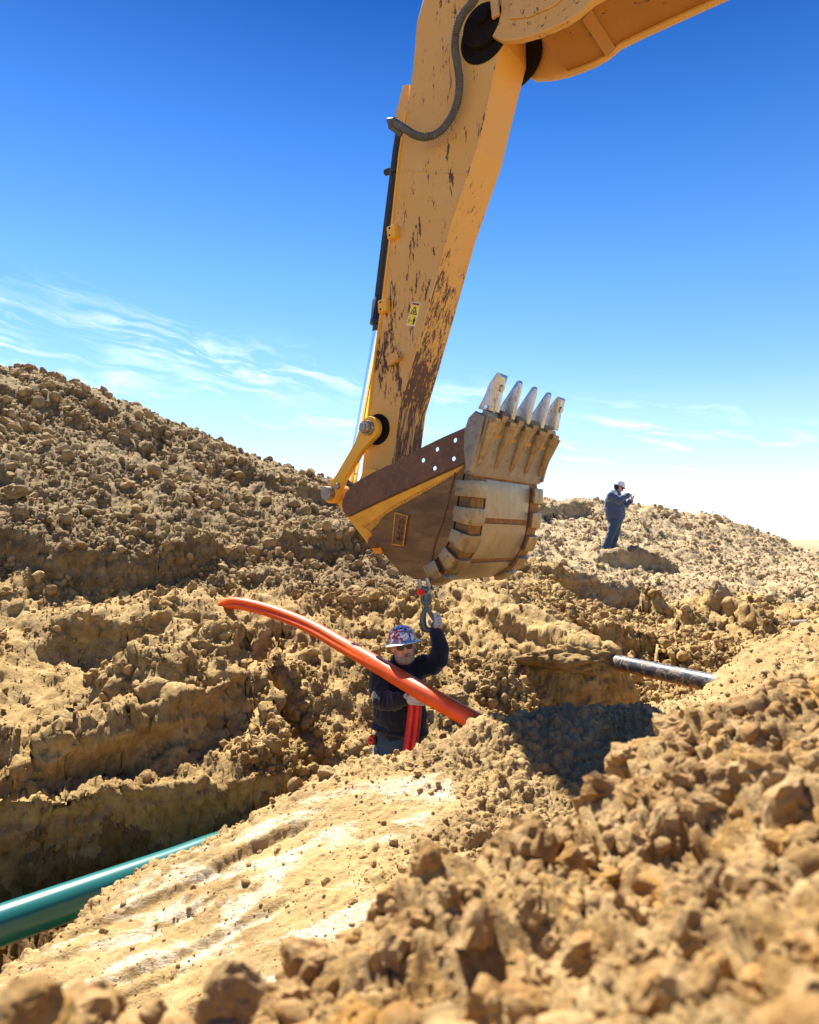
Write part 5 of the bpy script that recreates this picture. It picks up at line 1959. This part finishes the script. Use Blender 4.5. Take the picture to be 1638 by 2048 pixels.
    for (f, z) in prof[1:]:
        rings.append([hat.verts.new(T(RX * f * math.cos(2 * math.pi * k / seg), -0.012 + RY * f * math.sin(2 * math.pi * k / seg),
                                      z + (0.006 * math.exp(-(math.cos(2 * math.pi * k / seg) / 0.16) ** 2) if f < 0.9 else 0))) for k in range(seg)])
    top = hat.verts.new(T(0, -0.012, 0.164))
    for k in range(seg): hat.faces.new((rings[0][(k + 1) % seg], rings[0][k], top))
    for A, B in zip(rings[:-1], rings[1:]):
        for k in range(seg): hat.faces.new((A[k], A[(k + 1) % seg], B[(k + 1) % seg], B[k]))
    bmesh.ops.recalc_face_normals(hat, faces=hat.faces)
    ho = put('hard_hat', hat, M['hat'], R_, smooth=True)
    br = bmesh.new()
    rings = []
    for (e, z) in ((0.0, 0.036), (0.016, 0.030), (0.032, 0.024), (0.034, 0.020), (0.016, 0.024), (-0.004, 0.030)):
        rings.append([br.verts.new(T((RX + e) * math.cos(2 * math.pi * k / seg), -0.012 + (RY + e * (1.0 + 0.5 * max(0, math.sin(2 * math.pi * k / seg)))) * math.sin(2 * math.pi * k / seg), z)) for k in range(seg)])
    for i in range(6):
        A, B = rings[i], rings[(i + 1) % 6]
        for k in range(seg): br.faces.new((A[k], A[(k + 1) % seg], B[(k + 1) % seg], B[k]))
    bmesh.ops.recalc_face_normals(br, faces=br.faces)
    put('hat_brim', br, M['hat_white'], ho, smooth=True)
    # ---- sweatshirt
    bm = bmesh.new()
    limb(bm, [q(803, 1338, 5.78), q(802, 1362, 5.78), q(800, 1395, 5.75), q(800, 1428, 5.73), q(799, 1450, 5.76)],
         [(0.125, 0.12), (0.185, 0.145), (0.205, 0.170), (0.232, 0.190), (0.215, 0.170)], 24)
    limb(bm, [neck + Vector((0, 0, -0.05)), neck + Vector((0, -0.01, 0.005))], [0.105, 0.092])
    limb(bm, [q(790, 1345, 5.78), shL, q(758, 1374, 5.68), elL], [0.10, 0.094, 0.080, 0.072])
    limb(bm, [elL, q(785, 1403, 5.49), wrL], [0.072, 0.062, 0.047])
    limb(bm, [q(820, 1345, 5.78), shR, q(864, 1330, 5.77), elR], [0.10, 0.096, 0.082, 0.076])
    limb(bm, [elR, q(880, 1292, 5.73), wrR], [0.074, 0.066, 0.052])
    me = remesh(bm, 0.0075, 5)
    ea = np.array(elL); eb = np.array(elR); wa = np.array(wrL); sa = np.array(shR)

    def fold(p):
        arm = np.exp(-(np.linalg.norm(p - (ea + wa) / 2, axis=1) / 0.16) ** 2)
        arm2 = np.exp(-(np.linalg.norm(p - eb, axis=1) / 0.20) ** 2)
        x = p * np.array([1.0, 1.0, 1.0], np.float32)
        base = 0.010 * fbm(p * np.array([1.4, 1, 0.7], np.float32), 5.5, 2) + 0.006 * ridged(p * np.array([1.6, 1, 0.6], np.float32), 9, 2)
        a = 0.016 * arm * ridged(p * np.array([2.4, 1.0, 0.5], np.float32) + 3.0, 9, 2)
        b = 0.012 * arm2 * ridged(p * np.array([0.8, 1.0, 1.8], np.float32), 8, 2)
        hem = 0.006 * np.exp(-((p[:, 2] + 1.52) / 0.05) ** 2) * fbm(p, 14, 2)
        return base + a + b + hem
    wrinkle(me, fold)
    put('sweatshirt', me, M['navy'], R_)
    tube('hem_band', smooth_path([q(800, 1455, 5.76) + Vector((0.222 * math.cos(2 * math.pi * k / 20), 0.178 * math.sin(2 * math.pi * k / 20), -0.025 * math.cos(2 * math.pi * k / 20) - 0.01)) for k in range(21)], 2),
         (0.020), M['navy'], R_, 10)
    d = (wrR - elR).normalized()
    tube('cuff', [wrR - d * 0.025, wrR + d * 0.012], [0.053, 0.050], M['navy'], R_, 20)
    d = (wrL - elL).normalized()
    tube('cuff', [wrL - d * 0.025, wrL + d * 0.010], [0.048, 0.046], M['navy'], R_, 20)
    # ---- jeans
    bm = bmesh.new()
    limb(bm, [q(799, 1448, 5.77), q(798, 1474, 5.79), q(797, 1500, 5.80)], [(0.200, 0.155), (0.208, 0.165), (0.200, 0.155)], 24)
    limb(bm, [q(778, 1495, 5.80), kL, fL], [0.125, 0.096, 0.078])
    limb(bm, [q(820, 1495, 5.78), kR, fR], [0.122, 0.096, 0.078])
    me = remesh(bm, 0.009, 4)
    wrinkle(me, lambda p: 0.007 * fbm(p * np.array([1, 1, 1.6], np.float32), 6, 2) + 0.005 * ridged(p * np.array([0.8, 1, 1.8], np.float32), 8, 2))
    put('jeans', me, M['denim'], R_)
    pk = smooth_path([q(758, 1477, 5.60), q(768, 1473, 5.585), q(774, 1465, 5.58), q(776, 1458, 5.58)], 4)
    tube('pocket_seam', pk, 0.0022, M['rubber'], R_, 6)
    b0 = bmesh.new()
    ball(b0, q(752, 1463, 5.60), (0.007, 0.003, 0.010), 8)
    put('orange_tab', b0, M['orange'], R_)
    for f in (fL, fR):
        b0 = bmesh.new()
        ball(b0, f + Vector((0, -0.05, 0.0)), (0.055, 0.135, 0.05), 16)
        ball(b0, f + Vector((0, 0.0, 0.06)), (0.06, 0.065, 0.09), 16)
        for v in b0.verts: v.co.z = max(v.co.z, f.z - 0.035)
        put('boot', b0, M['boot'], R_, smooth=True)
    # ---- gloves: palm and five fingers each, one surface per hand
    def glove(palm, fingers, cuff):
        bm = bmesh.new()
        for c, r in palm: ball(bm, c, r, 18)
        limb(bm, cuff[0], cuff[1], 14)
        for pts, r in fingers: limb(bm, smooth_path(pts, 3), [r] * (len(pts) * 3 - 2), 10)
        me = remesh(bm, 0.0035, 2)
        wrinkle(me, lambda p: 0.0012 * fbm(p, 60, 2))
        put('glove', me, M['glove'], R_)
    # hand on the red pipe (pipe surface at about Y 5.38)
    glove([(q(815, 1397, 5.42), (0.038, 0.024, 0.046)), (q(822, 1399, 5.37), (0.036, 0.020, 0.042))],
          [([q(822, 1387, 5.36), q(834, 1388, 5.335), q(843, 1390, 5.36), q(845, 1391, 5.42)], 0.0125),
           ([q(824, 1393, 5.355), q(836, 1394, 5.33), q(845, 1396, 5.36), q(846, 1396, 5.42)], 0.0130),
           ([q(824, 1400, 5.355), q(836, 1401, 5.33), q(845, 1402, 5.355), q(847, 1402, 5.41)], 0.0128),
           ([q(822, 1406, 5.36), q(834, 1408, 5.335), q(846, 1408.5, 5.34), q(854, 1407.5, 5.36)], 0.0110),
           ([q(812, 1390, 5.40), q(817, 1385, 5.42), q(823, 1383, 5.46)], 0.0140)],
          ([q(806, 1401, 5.44), q(812, 1399, 5.43)], [0.040, 0.040]))
    # hand on the hook latch
    glove([(q(875, 1252, 5.76), (0.034, 0.028, 0.040)), (q(873, 1259, 5.75), (0.034, 0.026, 0.028))],
          [([q(880, 1243, 5.77), q(877, 1229, 5.75), q(871.5, 1228, 5.725), q(870.0, 1236, 5.72)], 0.0125),
           ([q(881, 1247, 5.77), q(880, 1236, 5.73), q(873, 1237, 5.70), q(870.5, 1243, 5.71)], 0.0125),
           ([q(882, 1252, 5.76), q(881, 1242, 5.71), q(873, 1243, 5.69), q(870.5, 1249, 5.71)], 0.0125),
           ([q(881, 1257, 5.75), q(880, 1249, 5.71), q(873, 1250, 5.69), q(871, 1254, 5.71)], 0.0115),
           ([q(872, 1258, 5.77), q(866, 1252, 5.81), q(861, 1248, 5.80), q(859, 1243, 5.77)], 0.0145)],
          ([q(874, 1268, 5.74), q(874, 1260, 5.75)], [0.038, 0.036]))
    # tape measure clipped on the hip
    TM = empty('tape_measure', q(746, 1481, 5.58), 'red and black tape measure clipped to the near worker\'s hip', 'tape measure')
    b0 = bmesh.new()
    c0 = q(743, 1480, 5.57)
    prof = [(-0.028, -0.030), (0.028, -0.040), (0.032, 0.010), (0.024, 0.032), (0.0, 0.042), (-0.022, 0.034), (-0.032, 0.008)]
    f = [b0.verts.new(c0 + Vector((x, -0.018, z))) for x, z in prof]
    b = [b0.verts.new(c0 + Vector((x + 0.02, 0.022, z))) for x, z in prof]
    b0.faces.new(f); b0.faces.new(b[::-1])
    for k in range(7): b0.faces.new((f[k], b[k], b[(k + 1) % 7], f[(k + 1) % 7]))
    bmesh.ops.recalc_face_normals(b0, faces=b0.faces)
    bmesh.ops.bevel(b0, geom=list(b0.edges), offset=0.006, segments=2, affect='EDGES')
    put('tape_case', b0, M['black'], TM)
    b0 = bmesh.new()
    ball(b0, c0 + Vector((-0.004, -0.018, 0.002)), (0.025, 0.006, 0.031), 16)
    put('red_face', b0, M['hook_red'], TM, smooth=True)
    b0 = bmesh.new()
    ball(b0, c0 + Vector((-0.004, -0.0235, 0.004)), (0.014, 0.003, 0.010), 12)
    put('face_badge', b0, M['black'], TM, smooth=True)
    b0 = bmesh.new()
    ball(b0, c0 + Vector((0.020, -0.012, 0.036)), (0.010, 0.010, 0.008), 10)
    put('lock_button', b0, M['hook_red'], TM, smooth=True)
    tube('belt_clip', [c0 + Vector((0.0, 0.012, 0.045)), c0 + Vector((0.0, 0.03, 0.075))], 0.005, M['galv'], TM, 8)
    CP = smooth_path([q(743, 1496, 5.60), q(738, 1500, 5.60), q(737, 1507, 5.60), q(741, 1512, 5.60), q(744, 1506, 5.60), q(743, 1498, 5.60)], 4)
    k_ = tube('carabiner', CP, 0.005, M['galv'], None, 8)
    tag(k_, 'metal snap hook hanging just below the tape measure', 'snap hook')


person_near()


def person_far():
    Yf = 17.5
    q = lambda x, y, dy=0.0: P(x, y, Yf + dy)
    feet = q(1216, 1100)
    R_ = empty('person', (feet.x, feet.y, feet.z), 'worker in white hard hat and navy jacket standing on the far bank tapping a phone', 'person')
    fwd = Vector((0.93, -0.12, -0.42)).normalized()
    up = Vector((0.42, 0, 1)); up = (up - fwd * up.dot(fwd)).normalized()
    rt = fwd.cross(up)
    HM = Matrix.Translation(q(1238.5, 975)) @ Matrix((rt, fwd, up)).transposed().to_4x4() @ Matrix.Scale(1.12, 4)
    T = lambda x, y, z: HM @ Vector((x, y, z))
    neck = q(1232, 986)
    sN, eN, wN = q(1224, 992, -0.22), q(1238, 1000, -0.32), q(1256, 991, -0.24)
    sF, eF, wF = q(1228, 993, 0.20), q(1252, 1008, 0.22), q(1262, 1001, 0.05)
    chest, belly, hips = q(1226, 1000), q(1231, 1020), q(1230, 1036)
    kN, fN = q(1222, 1068, -0.12), q(1210, 1098, -0.12)
    kF, fF = q(1230, 1068, 0.14), q(1223, 1098, 0.12)
    bm = head_parts(R_, HM, 0.01)
    limb(bm, [T(0, -0.02, -0.06), neck, chest], [0.06, 0.065, 0.11])
    limb(bm, [chest, belly, hips], [0.12, 0.14, 0.12])
    limb(bm, [chest, sN, eN, wN], [0.06, 0.05, 0.04, 0.03]); limb(bm, [chest, sF, eF, wF], [0.06, 0.05, 0.04, 0.03])
    hN, hF = q(1259, 992, -0.20), q(1264, 998, -0.02)
    # hands with five fingers: one pointing, one holding the phone
    limb(bm, [wN, hN], [0.032, 0.038]); limb(bm, [wF, hF], [0.032, 0.038])
    for i, (dx, dz) in enumerate(((6.2, 2.2), (4.6, -0.6), (4.2, -2.0), (3.6, -3.2))):
        a = hN + Vector((0.01, 0.015 * i - 0.02, -0.006 * i)); p = q(1259 + dx, 992 - dz, -0.20 + 0.02 * i)
        limb(bm, [a, a.lerp(p, 0.55), p], [0.013, 0.012, 0.010], 8)
    limb(bm, [hN, q(1260, 989, -0.22), q(1263, 988.5, -0.20)], [0.016, 0.014, 0.012], 8)
    for i in range(4):
        a = hF + Vector((0.0, 0.03 - 0.02 * i, -0.01)); p = hF + Vector((0.045, 0.035 - 0.02 * i, 0.045 + 0.01 * i))
        limb(bm, [a, a.lerp(p, 0.5) + Vector((0.015, 0, -0.012)), p], [0.013, 0.012, 0.010], 8)
    limb(bm, [hF, hF + Vector((-0.02, -0.02, 0.03)), hF + Vector((0.0, -0.03, 0.055))], [0.016, 0.014, 0.012], 8)
    limb(bm, [hips, kN, fN], [0.10, 0.07, 0.05]); limb(bm, [hips, kF, fF], [0.10, 0.07, 0.05])
    put('body', remesh(bm, 0.009, 2), M['skin'], R_)
    b0 = bmesh.new(); ball(b0, (0, -0.035, -0.005), (0.087, 0.088, 0.085), 20)
    for v in b0.verts: v.co = HM @ v.co
    put('hair', b0, M['hair'], R_, smooth=True)
    b0 = bmesh.new()
    for s in (-1, 1): ball(b0, (s * 0.040, 0.080, 0.0), (0.032, 0.022, 0.018), 12)
    for s in (-1, 1): ball(b0, (s * 0.080, 0.03, 0.003), (0.005, 0.055, 0.007), 10)
    for v in b0.verts: v.co = HM @ v.co
    put('sunglasses', b0, M['lens'], R_, smooth=True)
    hat = bmesh.new()
    seg = 32; rings = []
    for (f, z) in ((0.3, 0.160), (0.6, 0.146), (0.82, 0.112), (0.95, 0.070), (1.0, 0.034), (1.12, 0.028), (1.14, 0.022), (0.98, 0.028)):
        rings.append([hat.verts.new(T(0.108 * f * math.cos(2 * math.pi * k / seg), -0.012 + (0.132 * f + (0.03 if f > 1.05 and 0 < k < 16 else 0) * math.sin(2 * math.pi * k / seg)) * math.sin(2 * math.pi * k / seg), z)) for k in range(seg)])
    top = hat.verts.new(T(0, -0.012, 0.166))
    for k in range(seg): hat.faces.new((rings[0][(k + 1) % seg], rings[0][k], top))
    for A, B in zip(rings[:-1], rings[1:]):
        for k in range(seg): hat.faces.new((A[k], A[(k + 1) % seg], B[(k + 1) % seg], B[k]))
    bmesh.ops.recalc_face_normals(hat, faces=hat.faces)
    put('hard_hat', hat, M['hat_white'], R_, smooth=True)
    bm = bmesh.new()
    limb(bm, [q(1229, 992), q(1227, 1002), q(1230, 1018), q(1231, 1029)], [(0.17, 0.20), (0.22, 0.24), (0.25, 0.25), (0.245, 0.24)], 20)
    limb(bm, [neck, q(1230, 990)], [0.10, 0.13])
    limb(bm, [sN, eN, wN], [0.125, 0.100, 0.062]); limb(bm, [sF, eF, wF], [0.12, 0.095, 0.062])
    limb(bm, [q(1228, 994, -0.1), sN], [0.13, 0.12])
    me = remesh(bm, 0.013, 4)
    wrinkle(me, lambda p: 0.014 * fbm(p, 5, 2) + 0.012 * ridged(p * np.array([1.2, 1, 0.8], np.float32), 8, 2))
    put('jacket', me, M['jacket'], R_)
    bm = bmesh.new()
    limb(bm, [q(1230, 1030), q(1230, 1042)], [(0.20, 0.20), (0.19, 0.19)], 20)
    limb(bm, [q(1229, 1044, -0.09), kN, fN], [0.135, 0.110, 0.095]); limb(bm, [q(1232, 1044, 0.09), kF, fF], [0.135, 0.108, 0.092])
    me = remesh(bm, 0.013, 4)
    wrinkle(me, lambda p: 0.010 * fbm(p, 5, 2) + 0.008 * ridged(p, 8, 2))
    put('jeans', me, M['denim_dark'], R_)
    for f in (fN, fF):
        b0 = bmesh.new()
        ball(b0, f + Vector((0.06, -0.01, -0.02)), (0.15, 0.06, 0.055), 14)
        put('boot', b0, M['hair'], R_, smooth=True)
    ph = bmesh.new()
    bmesh.ops.create_cube(ph, size=1.0)
    MM = Matrix.Translation(hF + Vector((0.035, -0.005, 0.075))) @ Matrix.Rotation(R(-38), 4, 'Y') @ Matrix.Diagonal((0.15, 0.078, 0.012, 1))
    for v in ph.verts: v.co = MM @ v.co
    bmesh.ops.bevel(ph, geom=list(ph.edges), offset=0.003, segments=2, affect='EDGES')
    o = put('phone', ph, M['black'])
    tag(o, 'black phone in the hand of the worker in the navy jacket', 'phone')


M['jacket'] = cloth_mat('navy_jacket', (0.050, 0.072, 0.155), mott=0.25)
M['denim_dark'] = cloth_mat('dark_denim', (0.030, 0.062, 0.115), mott=0.3)
person_far()
